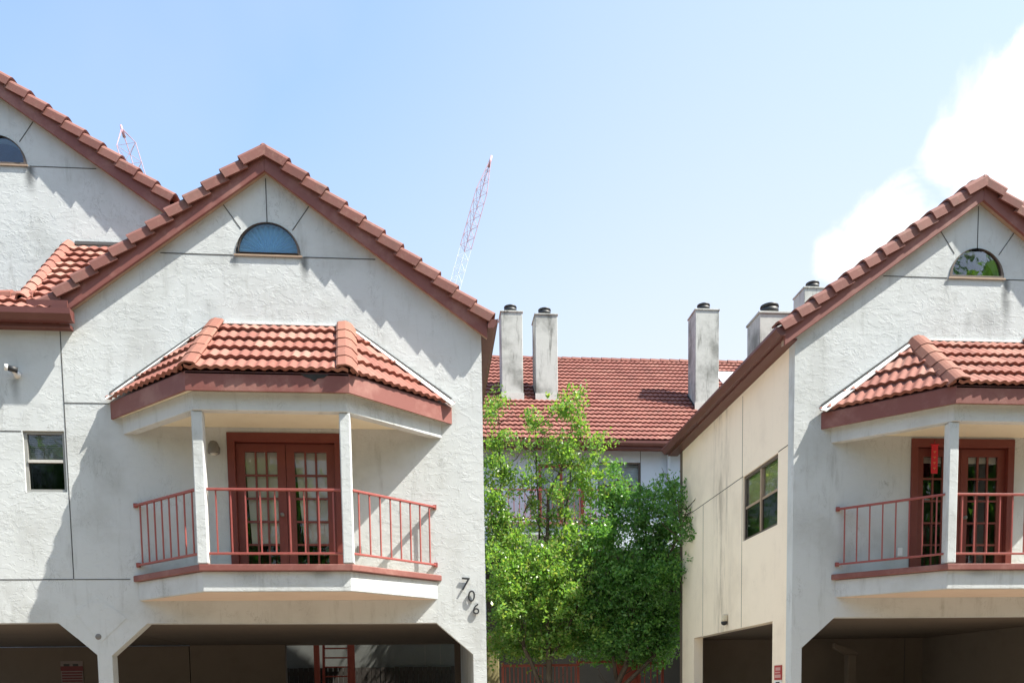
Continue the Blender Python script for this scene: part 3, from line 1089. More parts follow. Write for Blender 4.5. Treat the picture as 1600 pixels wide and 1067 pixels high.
# joints in the cream wall
for (y0, z0), (y1, z1) in (((0.222, 5.49), (0.615, 5.49)), ((2.215, 5.49), (6.2, 5.49)), ((2.26, 2.76), (2.26, 6.93)), ((4.55, 2.76), (4.55, 5.49))):
    j = MB()
    if y0 == y1:
        j.box(XW - 0.003, XW + 0.003, y0 - 0.007, y0 + 0.007, z0, z1)
    else:
        j.box(XW - 0.003, XW + 0.003, y0, y1, z0 - 0.007, z0 + 0.007)
    j.build('control_joint', MT['groove'], h2)
ou = MB()
ou.box(-1.22, -1.14, -0.03, -0.001, 3.70, 3.84)
ou.build('outlet_box', MT['white'], h2, bevel=0.008)
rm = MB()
rm.box(-1.3, 1.2, 1.8, 1.85, 3.31, 5.8)  # near-black sheet, stands in for the unlit room
rm.build('dark_room_sheet', MT['dark'], h2)
pc = MB()
pc.box(0.60, 0.80, 5.2, 5.4, 0.0, 2.36)
pc.prism([(0.30, 2.62), (0.86, 2.40), (0.86, 2.361), (0.54, 2.361), (0.30, 2.50)], [], XZ, 5.22, 5.38)
pc.build('interior_pillar', MT['ceiling'], h2, bevel=0.015)
# panel joints on the rear wall of the carport
pj = MB()
pj.box(2.4, 2.415, 6.044, 6.048, 0.0, 2.75)
pj.build('control_joint', MT['groove'], h2)


def chimney(root, x0, x1, y0, y1, z0, z1, flash=True, yf=None):
    c = MB()
    c.box(x0, x1, y0, y1, z0, z1)
    ch = c.build('chimney', MT['chimney'], root, bevel=0.015)
    t = MB()
    t.box(x0 - 0.025, x1 + 0.025, y0 - 0.025, y1 + 0.025, z1 + 0.001, z1 + 0.05)
    t.build('chimney_crown', MT['chimney'], ch, bevel=0.01)
    p = MB()
    cx, cy_ = (x0 + x1) / 2, (y0 + y1) / 2
    p.lathe((cx, cy_, z1 + 0.05), [(0.13, 0), (0.13, 0.10), (0.19, 0.11), (0.205, 0.13), (0.205, 0.20), (0.15, 0.215),
                                   (0.15, 0.235), (0.21, 0.245), (0.205, 0.28), (0.12, 0.32), (0.02, 0.335)], 20)
    p.build('chimney_cap', MT['blackmetal'], ch)
    if flash:
        f = MB()
        f.box(x0 - 0.02, x1 + 0.02, y0 - 0.03, y0 - 0.002, z0 + 0.02, z0 + (0.30 if yf is None else yf))
        f.build('flashing', MT['alu'], ch)
        s = MB()
        sl2 = 0.78
        s.prism([(y0, z0 + 0.02), (y1, z0 + 0.02 + sl2 * (y1 - y0)), (y1, z0 + 0.2 + sl2 * (y1 - y0)), (y0, z0 + 0.2)], [], YZ,
                x0 - 0.015, x0 - 0.002)
        s.build('flashing', MT['blackmetal'], ch)
    return ch


chimney(h2, -1.22, -0.46, 5.98, 6.75, 5.0, 10.0, False)

# ------------------------------------------------------------------ far left house and its low front wing
h3 = thing('townhouse', 'taller white stucco gable house at the left edge with low tiled wing', 'house', (-6.85, 2.0, 0),
           'white stucco townhouses')
A3, S3 = 11.63, 0.68
cfg = dict(xl=-3.05, xr=2.62, depth=5.0, apex=A3, slope=S3, arch=(0.0, 10.28, 0.46),
           outline=[(-3.05, 6.0), (2.62, 6.0)], rear=[(-3.05, 0), (2.62, 0)],
           side={-1: ([(0.221, 6.0), (4.799, 6.0)], [], 'stucco'), 1: (None, None, None)},
           gutters=(-1,), pleated='dark', eave=3.15, eave_r=2.74, joints=[])
gable_house(h3, cfg)
# wing: local coordinates are offset by (6.85, -2)
def W(x, y, z):
    return (x + 6.85, y - 2.0, z)
w = MB()
out = [(-11, 6.95), (-11, 2.74), (-5.5, 2.74), (-5.2405, 2.512), (-5.2405, 6.95)]
w.prism(out, [[(-5.84, 4.63), (-5.26, 4.63), (-5.26, 5.50), (-5.84, 5.50)]], lambda a, b, d: W(a, d, b), 0.0, 0.22)
w.build('wing_wall', MT['stucco'], h3)
w = MB()
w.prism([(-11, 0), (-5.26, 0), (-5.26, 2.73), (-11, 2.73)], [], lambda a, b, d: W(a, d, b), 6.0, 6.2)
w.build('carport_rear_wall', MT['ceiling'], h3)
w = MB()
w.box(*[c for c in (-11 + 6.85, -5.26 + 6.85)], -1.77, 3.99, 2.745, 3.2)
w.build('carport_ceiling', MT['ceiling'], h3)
t = MB()
EL, ER, TR, TL = W(-5.72, -0.2, 7.10), W(-5.26, -0.2, 7.10), W(-4.0, 1.99, 9.02), W(-5.78, 1.99, 9.02)
tile_field(t, EL, ER, TL, [EL, ER, TR, TL], course=0.27, seed=21, pitch=0.165)
P0, P1, P2, P3 = W(-11, -0.2, 7.10), W(-5.71, -0.2, 7.10), W(-5.71, 0.2, 7.45), W(-11, 0.2, 7.45)
tile_field(t, P0, P1, P3, [P0, P1, P2, P3], course=0.27, seed=22, pitch=0.165)
S0, S1, S2 = W(-6.9, 1.99, 7.46), W(-5.70, 0.1, 7.37), W(-5.78, 1.99, 9.02)
tile_field(t, S0, S1, S2, [S0, S1, S2], course=0.27, seed=23, pitch=0.165)
wr = t.build('wing_roof', MT['tile'], h3, fix=False)
dk = MB()
q = [EL, ER, TR, TL]
dk.add([(x, y, z - 0.012) for x, y, z in q] + [(x, y, z - 0.06) for x, y, z in q],
       [(0, 1, 2, 3), (7, 6, 5, 4), (0, 4, 5, 1), (1, 5, 6, 2), (2, 6, 7, 3), (3, 7, 4, 0)])
dk.box(-4.2, 1.14, -2.18, 0.0 - 0.01, 6.96, 7.06)
dk.build('roof_deck', MT['gutter'], wr)
h = MB()
cap_run(h, W(-5.74, -0.0, 7.36), W(-5.80, 1.97, 9.08), (-0.3, -0.25, 0.9), 0.085, 0.05, 0.045, 0.27, seed=31)
h.build('hip_cap', MT['tile'], wr)
h = MB()
cap_run(h, W(-5.66, 0.18, 7.47), W(-9.0, 0.18, 7.47), (0, -0.3, 1), 0.10, 0.045, 0.05, 0.30, seed=33)
h.build('ridge_caps', MT['tile'], wr)
fl = MB()
fl.bar(W(-5.70, 1.985, 9.10), W(-4.2, 1.985, 9.10), 0.02, 0.05)
fl.build('flashing', MT['mastic'], wr)
gt = MB()
gt.prism([(-0.30, 7.11), (-0.30, 7.03), (-0.24, 6.96), (-0.14, 6.955), (-0.14, 7.11), (-0.152, 7.11), (-0.152, 6.97), (-0.235, 6.972),
          (-0.288, 7.035), (-0.288, 7.11)], [], lambda a, b, d: W(d, a, b), -11, -4.975)
gt.prism([(-0.287, 7.108), (-0.287, 7.036), (-0.234, 6.973), (-0.153, 6.971), (-0.153, 7.108)], [], lambda a, b, d: W(d, a, b), -4.995, -4.98)
gt.build('gutter', MT['gutter'], wr)
sg = MB()
sg.box(-5.58 + 6.85, -5.03 + 6.85, -2.235, -2.205, 7.112, 7.235)
sg.build('splash_guard', MT['gutter'], wr)
sf = MB()
sf.box(-11 + 6.85, -5.05 + 6.85, -2.139, -2.002, 6.905, 6.953)
sf.build('eave_soffit', MT['gutter'], wr)
for p, q in (((-10.9, 5.49), (-5.86, 5.49)), ((-10.9, 3.37), (-5.25, 3.37))):
    j = MB()
    j.box(p[0] + 6.85, q[0] + 6.85, -2.003, -1.997, p[1] - 0.007, p[1] + 0.007)
    j.build('control_joint', MT['groove'], h3)
# small sash window of the wing
f = MB()
for a, b, c, d in ((-5.838, -5.795, 4.632, 5.498), (-5.305, -5.262, 4.632, 5.498), (-5.795, -5.305, 4.632, 4.675), (-5.795, -5.305, 5.462, 5.498)):
    f.box(a + 6.85, b + 6.85, -2.0 + 0.03, -2.0 + 0.10, c, d)
sw = f.build('sash_window', plain('weathered_frame', (0.26, 0.26, 0.25), 0.5), h3)
f = MB()
f.box(-5.795 + 6.85, -5.305 + 6.85, -1.985, -1.94, 5.055, 5.095)
f.build('meeting_rail', MT['alu'], sw)
for z0, z1, m in ((5.096, 5.461, 'glass'), (4.676, 5.054, 'screen')):
    f = MB()
    f.box(-5.794 + 6.85, -5.306 + 6.85, -1.945, -1.94, z0, z1)
    f.build('pane', MT[m], sw)
f = MB()
for i in range(12):
    z = 5.10 + i * 0.03
    f.box(-5.79 + 6.85, -5.31 + 6.85, -1.915, -1.893, z, z + 0.024)
f.build('blind', MT['blind'], sw)
f = MB()
f.box(-5.9 + 6.85, -5.25 + 6.85, -1.6, -1.58, 4.5, 5.6)  # black sheet painting the darkness behind the sash
f.build('dark_room_sheet', MT['dark'], sw)

# ------------------------------------------------------------------ house at the right edge
h4 = thing('townhouse', 'white stucco gable house mostly hidden behind the right house roof', 'house', (12.98, 2.0, 0),
           'white stucco townhouses')
cfg = dict(xl=-1.2, xr=3.05, depth=5.0, apex=A3, slope=S3, arch=(0.3, 10.28, 0.46),
           outline=[(-1.2, 0.0), (3.05, 0.0)], rear=[(-1.2, 0), (3.05, 0)],
           side={-1: ([(0.221, 0.0), (4.799, 0.0)], [], 'stucco'), 1: ([(0.221, 0.0), (4.799, 0.0)], [], 'stucco')},
           gutters=(1,), pleated='dark', eave=3.15, eave_l=2.74, joints=[])
gable_house(h4, cfg)

# ------------------------------------------------------------------ long house at the back
hb = thing('terrace_house', 'long house behind the trees with wide red tiled roof and chimneys', 'house', (4.0, 13.0, 0))
def B(x, y, z):
    return (x - 4.0, y - 13.0, z)
EZ, SB, RUN = 9.1, 0.78, 5.65
EY = 12.55
t = MB()
q = [B(-8, EY, EZ), B(17.5, EY, EZ), B(17.5, EY + RUN, EZ + SB * RUN), B(-8, EY + RUN, EZ + SB * RUN)]
tile_field(t, q[0], q[1], q[3], q, course=0.325, seg=4, seed=41, amp=0.03, pitch=0.17)
rb = t.build('roof', MT['tile_back'], hb, fix=False)
d = MB()
d.prism([(EY, EZ - 0.01), (EY + RUN, EZ + SB * RUN - 0.01), (EY + 2 * RUN, EZ - 0.01), (EY + 2 * RUN, EZ - 0.1),
         (EY + RUN, EZ + SB * RUN - 0.12), (EY, EZ - 0.08)], [], lambda a, b, d_: B(d_, a, b), -8, 17.5)
d.build('roof_deck', MT['gutter'], rb)
h = MB()
cap_run(h, B(-8, EY + RUN, EZ + SB * RUN + 0.05), B(17.5, EY + RUN, EZ + SB * RUN + 0.05), (0, 0, 1), 0.13, 0.03, 0.08, 0.36, seed=42)
h.build('ridge_caps', MT['tile_back'], rb)
w = MB()
holes = []
for xa, xb, za_, zb_ in ((5.18, 6.5, 7.25, 8.57),):
    holes.append([(xa, za_), (xb, za_), (xb, zb_), (xa, zb_)])
holes.append([(3.35, 6.5), (4.75, 6.5), (4.75, 8.5), (3.35, 8.5)])
holes.append([(1.7, 0.05), (9.0, 0.05), (9.0, 5.95), (1.7, 5.95)])
holes.append([(-7.0, 0.05), (1.3, 0.05), (1.3, 2.45), (-7.0, 2.45)])
w.prism([(-8, 0), (17.5, 0), (17.5, 8.99), (-8, 8.99)], holes, lambda a, b, d_: B(a, d_, b), 13.0, 13.2)
w.build('front_wall', MT['backwall'], hb)
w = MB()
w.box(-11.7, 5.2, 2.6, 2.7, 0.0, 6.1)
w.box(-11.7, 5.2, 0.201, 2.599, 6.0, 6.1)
w.build('ground_floor_wall', MT['shadewall'], hb)
w = MB()
for xg in (-8, 17.3):
    w.prism([(13.201, 0), (23.0, 0), (23.0, 8.7), (EY + RUN, 13.2), (13.201, 9.3)], [], lambda a, b, d_: B(d_, a, b), xg, xg + 0.2)
w.prism([(-7.79, 0), (17.29, 0), (17.29, 8.6), (-7.79, 8.6)], [], lambda a, b, d_: B(a, d_, b), 22.8, 23.0)
w.build('end_wall', MT['backwall'], hb)
for xa, xb, za_, zb_ in ((5.18, 6.5, 7.25, 8.57),):
    f = MB()
    xm = (xa + xb) / 2
    for a, b, c, e in ((xa, xa + 0.05, za_, zb_), (xb - 0.05, xb, za_, zb_), (xa + 0.05, xb - 0.05, za_, za_ + 0.05),
                       (xa + 0.05, xb - 0.05, zb_ - 0.05, zb_), (xm - 0.03, xm + 0.03, za_ + 0.05, zb_ - 0.05),
                       (xa + 0.05, xm - 0.03, 7.87, 7.91), (xm + 0.03, xb - 0.05, 7.87, 7.91)):
        f.box(a - 4 + 0.001, b - 4 - 0.001, 0.04, 0.12, c + 0.001, e - 0.001)
    wn = f.build('window', MT['bronze'], hb)
    f = MB()
    f.box(xa - 4 + 0.05, xb - 4 - 0.05, 0.075, 0.08, za_ + 0.05, zb_ - 0.05)
    f.build('pane', MT['glass'], wn)
    f = MB()
    for i in range(26):
        f.box(xa - 4, xb - 4, 0.23, 0.245, za_ + i * 0.05, za_ + i * 0.05 + 0.043)
    f.build('blind', MT['blind_light'], wn)
f = MB()
f.box(-0.64, -0.56, 0.02, 0.12, 6.5, 8.49)
f.box(0.66, 0.74, 0.02, 0.12, 6.5, 8.49)
f.box(-0.56, 0.66, 0.02, 0.12, 8.41, 8.49)
f.box(0.01, 0.09, 0.03, 0.1, 6.5, 8.41)
dr = f.build('balcony_door', MT['fence_red'], hb)
f = MB()
f.box(-0.56, 0.01, 0.06, 0.065, 6.5, 8.41)
f.box(0.09, 0.66, 0.06, 0.065, 6.5, 8.41)
f.build('pane', MT['glass'], dr)
f = MB()
f.box(-4.2, 3.5, 0.0, 0.22, 3.3, 3.31)
f = MB()
f.box(-2.2, 1.45, -1.0, -0.001, 6.22, 6.5)
bs = f.build('balcony_slab', MT['stucco'], hb)
cu = MB()
cu.box(-0.6, 0.7, 0.205, 0.215, 6.5, 8.45)
cu.build('curtain', MT['blind_light'], dr)
f = MB()
f.box(-2.25, 1.5, -1.06, -0.001, 6.501, 6.57)
f.build('trim_band', MT['redpaint'], bs)
f = MB()
f.bar((-2.2, -1.0, 7.5), (1.45, -1.0, 7.5), 0.05, 0.035)
f.bar((-2.2, -1.0, 6.68), (1.45, -1.0, 6.68), 0.045, 0.03)
for i in range(23):
    x = -2.15 + i * 3.55 / 22
    f.box(x - 0.009, x + 0.009, -1.009, -0.991, 6.7, 7.48)
f.build('railing', MT['rail'], hb)
for i in range(3):
    x = (-4.4, -0.2, 4.4)[i] - 0.0
    f = MB()
    f.box(x - 0.007, x + 0.007, -0.004, 0.004, 6.7, 8.95)
    f.build('control_joint', MT['groove'], hb)
f = MB()
f.box(2.493, 2.507, -0.004, 0.004, 6.7, 8.95)
f.build('control_joint', MT['groove'], hb)
f = MB()
f.box(-12, 13.5, -0.44, -0.40, 8.86, 9.04)
f.box(-12, 13.5, -0.399, -0.005, 8.9, 8.93)
f.build('fascia', MT['gutter'], rb)
f = MB()
f.prism([(-0.56, 9.06), (-0.56, 8.99), (-0.50, 8.93), (-0.441, 8.93), (-0.441, 9.06)], [], lambda a, b, d_: (d_, a, b), -12, 13.5)
f.build('gutter', MT['gutter'], rb)
f = MB()
f.box(3.32, 3.41, -0.10, -0.01, 6.2, 8.9)
f.build('downpipe', MT['backwall'], hb, bevel=0.02)
chimney(hb, -1.55, -0.86, 1.95, 2.75, 10.92, 13.72)
chimney(hb, -0.45, 0.27, 1.95, 2.75, 10.92, 13.66)
chimney(hb, 4.66, 5.44, 1.45, 2.25, 10.55, 13.72)
chimney(hb, 7.62, 8.50, -0.0, 0.8, 9.3, 13.82, False)
f = MB()
def roofpt(x, y, up=0.0):
    return (x - 4, y - 13, EZ + SB * (y - EY) + up)
q = [roofpt(10.2, 16.0, 0.12), roofpt(12.2, 16.0, 0.12), roofpt(12.2, 17.2, 0.12), roofpt(10.2, 17.2, 0.12)]
f.add(q + [(x, y, z - 0.1) for x, y, z in q], [(0, 1, 2, 3), (7, 6, 5, 4), (0, 4, 5, 1), (1, 5, 6, 2), (2, 6, 7, 3), (3, 7, 4, 0)])
f.build('skylight', MT['white'], rb, bevel=0.01)


# ------------------------------------------------------------------ trees
def leaves_mesh(name, clumps, leaf, m, parent, seed, per=9, spread=0.115, sub=13):
    """clumps: (centre, radii, number of twigs); each twig is a spray of small folded leaves"""
    r = np.random.default_rng(seed)
    V = []
    for (c, rad, n) in clumps:
        ns = max(3, n // sub)
        d = r.normal(size=(ns, 3))
        d /= np.linalg.norm(d, axis=1)[:, None]
        rr = r.random(ns) ** 0.40
        sc_ = np.array(c) + d * rr[:, None] * np.array(rad) * (0.80 + 0.40 * r.random((ns, 1)))
        idx = r.integers(0, ns, n)
        d = d[idx]
        tw = sc_[idx] + r.normal(size=(n, 3)) * spread * 1.25 * np.array([1, 1, 0.75]) * (0.5 + r.random(ns)[idx])[:, None]
        k = r.integers(per - 4, per + 4, n)
        cen = np.repeat(tw, k, axis=0)
        dirr = np.repeat(d + np.array([0, 0, 0.5]), k, axis=0)
        cen = cen + r.normal(size=cen.shape) * spread * 0.62 * np.array([1, 1, 0.8])
        a = dirr * 0.5 + r.normal(size=cen.shape)
        a /= np.linalg.norm(a, axis=1)[:, None]
        b = np.cross(a, r.normal(size=cen.shape))
        b /= np.linalg.norm(b, axis=1)[:, None]
        nn = np.cross(a, b)
        s = leaf * (0.6 + 0.8 * r.random((len(cen), 1)))
        tip, base = cen + a * s * 0.62, cen - a * s * 0.5
        l_, r_ = cen + b * s * 0.30 + nn * s * 0.10, cen - b * s * 0.30 + nn * s * 0.10
        V.append(np.stack([base, l_, tip, r_], axis=1).reshape(-1, 3))
    V = np.concatenate(V)
    nq = len(V) // 4
    me = bpy.data.meshes.new(name)
    me.vertices.add(len(V))
    me.vertices.foreach_set('co', V.astype(np.float32).ravel())
    me.loops.add(nq * 4)
    me.loops.foreach_set('vertex_index', np.arange(nq * 4, dtype=np.int32))
    me.polygons.add(nq)
    me.polygons.foreach_set('loop_start', np.arange(0, nq * 4, 4, dtype=np.int32))
    me.polygons.foreach_set('loop_total', np.full(nq, 4, dtype=np.int32))
    me.materials.append(m)
    me.update(calc_edges=True)
    o = bpy.data.objects.new(name, me)
    COL.objects.link(o)
    o.parent = parent
    return o


PXA, PXS, PZA, PXZ, PZT = 1.24, 0.0152, 2.292, 0.01456, 0.0


def px(x, y):        # spots of the two crowns, measured on the plane through their trunks
    return PXA + (x - 757) * PXS, PZA + (1037 - y) * PXZ - (x - 757) * PZT


def clump(x, y, rx, rz, n, yy=4.6, ry=None):
    yy += 2.25
    X, Z = px(x, y)
    return ((X, yy, Z), (rx * PXS, ry if ry else max(0.28, rx * PXS * 0.9), rz * PXZ), int(n * 1.05))


def tree(root, stems, clumps, seed, leafm, leaf, dx, dy):
    r = random.Random(seed)
    tr = MB()
    for pts, r0, r1 in stems:
        n = len(pts)
        P = [Vector((p[0] * 1.13, p[1], p[2] * 1.11)) for p in pts]
        fine = []
        for i in range(n - 1):
            for k in range(4):
                f_ = k / 4
                fine.append(P[i].lerp(P[i + 1], f_) + Vector((r.uniform(-.02, .02), r.uniform(-.02, .02), 0)))
        fine.append(P[-1])
        tr.tube(fine, [r0 + (r1 - r0) * i / (len(fine) - 1) for i in range(len(fine))], 7)
        for i in range(4, len(fine) - 1):                # side twigs
            for _ in range(2):
                a = r.uniform(0, 6.28)
                ln = r.uniform(0.25, 0.75)
                e1 = fine[i] + Vector((math.cos(a) * ln * 0.6, math.sin(a) * ln * 0.6, ln * 0.35))
                e2 = e1 + Vector((math.cos(a) * ln * 0.3, math.sin(a) * ln * 0.3, ln * 0.4))
                tr.tube([fine[i], e1, e2], [0.012, 0.008, 0.004], 5)
    t_ = tr.build('trunk', MT['bark'], root)
    leaves_mesh('crown', clumps, leaf, leafm, root, seed)


def rel(c, o):
    return (tuple(a - b for a, b in zip(c[0], o)), c[1], c[2])


O1 = (2.75, 6.9, 0)
t1 = thing('courtyard_tree', 'bright yellow green young tree with slender upright leaders beside house 706', 'tree', O1)
cl1 = [clump(776, 630, 9, 40, 50), clump(780, 690, 18, 45, 80), clump(783, 745, 26, 45, 120), clump(838, 660, 11, 40, 40),
       clump(836, 705, 18, 30, 50), clump(893, 640, 20, 30, 80), clump(888, 690, 26, 40, 130), clump(935, 690, 14, 14, 26),
       clump(905, 730, 36, 28, 130), clump(885, 775, 40, 34, 110), clump(930, 770, 34, 22, 60), clump(828, 765, 34, 30, 60),
       clump(785, 805, 30, 28, 70), clump(770, 775, 14, 40, 60), clump(845, 815, 36, 22, 50), clump(800, 850, 42, 26, 170),
       clump(775, 835, 20, 40, 110), clump(905, 845, 44, 34, 260),
       clump(830, 890, 70, 42, 560, 4.4, 1.0), clump(800, 925, 46, 50, 420, 4.3, 0.8), clump(880, 920, 60, 50, 520, 4.5, 1.1),
       clump(850, 965, 60, 40, 400, 4.6, 1.0), clump(905, 985, 60, 36, 330, 4.8, 1.0), clump(845, 1000, 46, 26, 160, 4.8, 0.8),
       clump(795, 965, 30, 30, 170, 4.5, 0.6), clump(800, 1005, 30, 20, 110, 5.2, 0.5), clump(870, 1005, 70, 22, 260, 5.0, 0.8), clump(800, 1000, 34, 18, 100, 5.3, 0.5),
       clump(850, 1022, 50, 8, 40, 5.2, 0.7)]
st1 = [([(0, 0, 0), (0.02, 0, 1.6), (-0.02, -0.05, 3.0), (0.0, 0, 4.6), (0.06, 0.1, 5.6), (0.5, 0.0, 6.5)], 0.09, 0.02),
       ([(0.0, 0, 4.2), (0.35, -0.1, 4.9), (0.5, 0, 5.8), (0.55, 0, 7.2)], 0.035, 0.006),
       ([(0, 0, 1.2), (-0.5, -0.1, 2.4), (-0.75, 0.0, 4.0), (-0.92, 0.0, 5.6), (-0.98, 0, 7.5)], 0.06, 0.007),
       ([(-0.75, 0, 4.0), (-0.6, -0.2, 4.7), (-0.45, -0.3, 5.3)], 0.02, 0.005),
       ([(0.0, 0, 4.6), (-0.25, 0.1, 5.2), (-0.3, 0.2, 5.9)], 0.022, 0.005),
       ([(0.0, 0, 3.2), (-0.1, 0.3, 4.6), (-0.2, 0.1, 6.2), (-0.19, 0, 7.2)], 0.035, 0.006),
       ([(0.0, 0, 2.0), (0.6, -0.2, 3.2), (0.9, -0.1, 4.2)], 0.05, 0.01)]
tree(t1, st1, [rel(c, O1) for c in cl1], 3, MT['leaf_bright'], 0.076, 0, 0)
O2 = (4.75, 6.85, 0)
t2 = thing('courtyard_tree', 'dark green bushy tree against the cream wall of the right house', 'tree', O2)
cl2 = [clump(965, 735, 7, 24, 26), clump(952, 775, 24, 24, 90), clump(985, 785, 34, 26, 160), clump(960, 825, 40, 34, 170),
       clump(1015, 825, 40, 40, 230, 4.5), clump(1045, 790, 24, 34, 120, 4.8), clump(1064, 757, 10, 22, 30, 5.0),
       clump(1035, 755, 8, 14, 16, 4.9), clump(1050, 850, 28, 48, 240, 4.7), clump(985, 885, 66, 44, 560, 4.5, 1.0),
       clump(1030, 910, 46, 46, 460, 4.5, 1.0), clump(945, 930, 50, 44, 420, 4.7, 1.0), clump(1000, 960, 66, 44, 560, 4.7, 1.1),
       clump(1045, 965, 28, 44, 320, 4.7), clump(965, 1000, 70, 34, 430, 4.9, 1.0), clump(1020, 1015, 50, 26, 260, 5.1, 0.9),
       ((5.58, 5.5, 5.55), (0.12, 0.2, 0.25), 30), ((5.64, 5.4, 5.05), (0.10, 0.2, 0.15), 22), ((5.62, 5.5, 4.35), (0.06, 0.1, 0.10), 9),
       ((5.4, 5.9, 5.9), (0.2, 0.3, 0.4), 60),
       clump(900, 1005, 60, 16, 140, 5.3, 0.8), clump(930, 960, 40, 50, 330, 5.0, 1.0), clump(1000, 1014, 76, 16, 260, 5.2, 0.8), clump(1045, 1000, 26, 26, 180, 4.8, 0.6),
       clump(940, 850, 30, 50, 220, 4.4, 0.8)]
st2 = [([(0.62, 0.0, 3.9), (0.72, -0.7, 4.4), (0.76, -1.4, 4.7), (0.78, -1.5, 5.1)], 0.025, 0.006),
       ([(-0.55, 0.2, 0), (-0.5, 0.2, 1.0), (-0.1, 0.1, 2.0), (0.1, 0, 3.4), (0.3, 0, 4.6), (0.4, 0.1, 5.6)], 0.10, 0.015),
       ([(-0.4, 0.2, 1.3), (0.5, 0.0, 2.2), (0.9, 0.1, 3.6), (1.0, 0.2, 5.2), (1.0, 0.3, 6.0)], 0.06, 0.008),
       ([(-0.3, 0.15, 1.7), (-0.5, 0, 3.0), (-0.4, 0, 4.6), (-0.35, 0, 6.0)], 0.05, 0.008)]
tree(t2, st2, [rel(c, O2) for c in cl2], 5, MT['leaf_dark'], 0.076, 0, 0)

# ------------------------------------------------------------------ unseen tree row added to block low sky light, also mirrored in the panes
def sky_block_trees():
    lab = 'tall dense tree added behind the viewpoint to block low sky, mirrored in the window panes'
    root = thing('street_tree', lab, 'tree', (-34, -25, 0), 'added sky-blocking trees behind the viewpoint')
    tk = MB()
    tk.tube([(0, 0, 0), (0.2, 0.1, 3), (0.1, 0, 7), (0.3, 0.2, 11)], [0.38, 0.30, 0.2, 0.06], 9)
    for k in range(7):
        a = k * 0.9
        tk.tube([(0.1, 0, 3 + k), (math.cos(a) * 1.6, math.sin(a) * 1.6, 5 + k), (math.cos(a) * 3, math.sin(a) * 3, 6.2 + k)],
                [0.14, 0.09, 0.03], 6)
    tk.build('trunk', MT['bark'], root)
    r = random.Random(9)
    cl = []
    for k in range(34):
        a, z = r.uniform(0, 6.28), r.uniform(2.0, 15.0)
        q = r.uniform(0.5, 3.4) * (1.0 if z < 10 else 0.6)
        cl.append(((q * math.cos(a), q * math.sin(a), z), (1.5, 1.5, 1.2), 26))
    leaves_mesh('crown', cl, 0.42, MT['leaf_dark'], root, 77, 10, 0.6, 4)
    for i in range(1, 13):
        c = root.copy()
        COL.objects.link(c)
        c.location = (-34 + i * 6.4, -25 - (i % 3) * 1.6, 0)
        c.rotation_euler = (0, 0, i * 1.3)
        sc_ = 1.0 + 0.16 * math.sin(i * 2.1)
        if i == 9:
            sc_ = 1.75
        c.scale = (sc_, sc_, sc_)
        for ch in root.children:
            d = ch.copy()
            COL.objects.link(d)
            d.parent = c


sky_block_trees()

# ------------------------------------------------------------------ cranes
def crane(name, label, base, tip, side, wdt, red_from, top_len, seed):
    root = thing(name, label, 'crane', base, 'construction cranes on the skyline')
    b, t_ = Vector((0, 0, 0)), Vector(tip) - Vector(base)
    d = t_.normalized()
    s = Vector(side)
    s = (s - d * s.dot(d)).normalized()
    q = d.cross(s).normalized()
    Lh = t_.length
    red, wht = MB(), MB()
    n = int(Lh / wdt)
    def node(i, k):
        f_ = i / n * Lh
        w_ = wdt * min(1.0, (Lh - f_) / top_len + 0.06)
        off = ((-0.5, -0.4), (0.5, -0.4), (0.0, 0.5))[k]
        return d * f_ + s * off[0] * w_ + q * off[1] * w_
    for i in range(n):
        m = red if i / n * Lh > red_from else wht
        r_ = 0.03 if m is red else 0.017
        for k in range(3):
            m.tube([node(i, k), node(i + 1, k)], [r_, r_], 5, False)
            m.tube([node(i, k), node(i + 1, (k + 1) % 3)], [r_ * 0.6] * 2, 4, False)
            m.tube([node(i, k), node(i, (k + 1) % 3)], [r_ * 0.6] * 2, 4, False)
    red.tube([d * (Lh - 0.6), d * (Lh + 0.3)], [0.13, 0.08], 6)
    red.build('jib_tip', MT['crane_red'], root)
    wht.build('jib', MT['crane_white'], root)
    bo = MB()
    bo.box(-2.2, 2.2, -1.6, 1.6, 0.9, 3.2)
    bo.build('cab', MT['crane_red'], root, bevel=0.15)
    tk = MB()
    tk.box(-2.8, 2.8, -2.2, -1.3, 0, 0.9)
    tk.box(-2.8, 2.8, 1.3, 2.2, 0, 0.9)
    tk.build('crawler_tracks', MT['blackmetal'], root, bevel=0.2)


crane('crane', 'pale lattice crane jib with red tip rising between the two front houses', (-8.3, 60, 0), (5.7, 60, 44.9), (1, 0.1, 0), 0.92, 39.4, 3.0, 1)
crane('crane', 'red lattice crane jib leaning above the left house roof', (-11.0, 60, 21.5 - 21.5), (-23.2, 60, 46.0), (1, 0.1, 0), 1.45, 36.0, 1.6, 2)

# ------------------------------------------------------------------ small things on the houses
hn = thing('house_number', 'dark metal digits 706 stepping down the stucco corner', 'house number', (0.64, -0.012, 3.1))
for ch, x, z, s_, a in (('7', -0.10, 0.17, 0.285, -12), ('0', -0.005, -0.01, 0.245, -12), ('6', 0.065, -0.205, 0.235, -14)):
    text_mesh(ch, s_, (x, -0.014, z), (R(90), R(6), 0), MT['blackmetal'], hn, 'digit', 0.008)

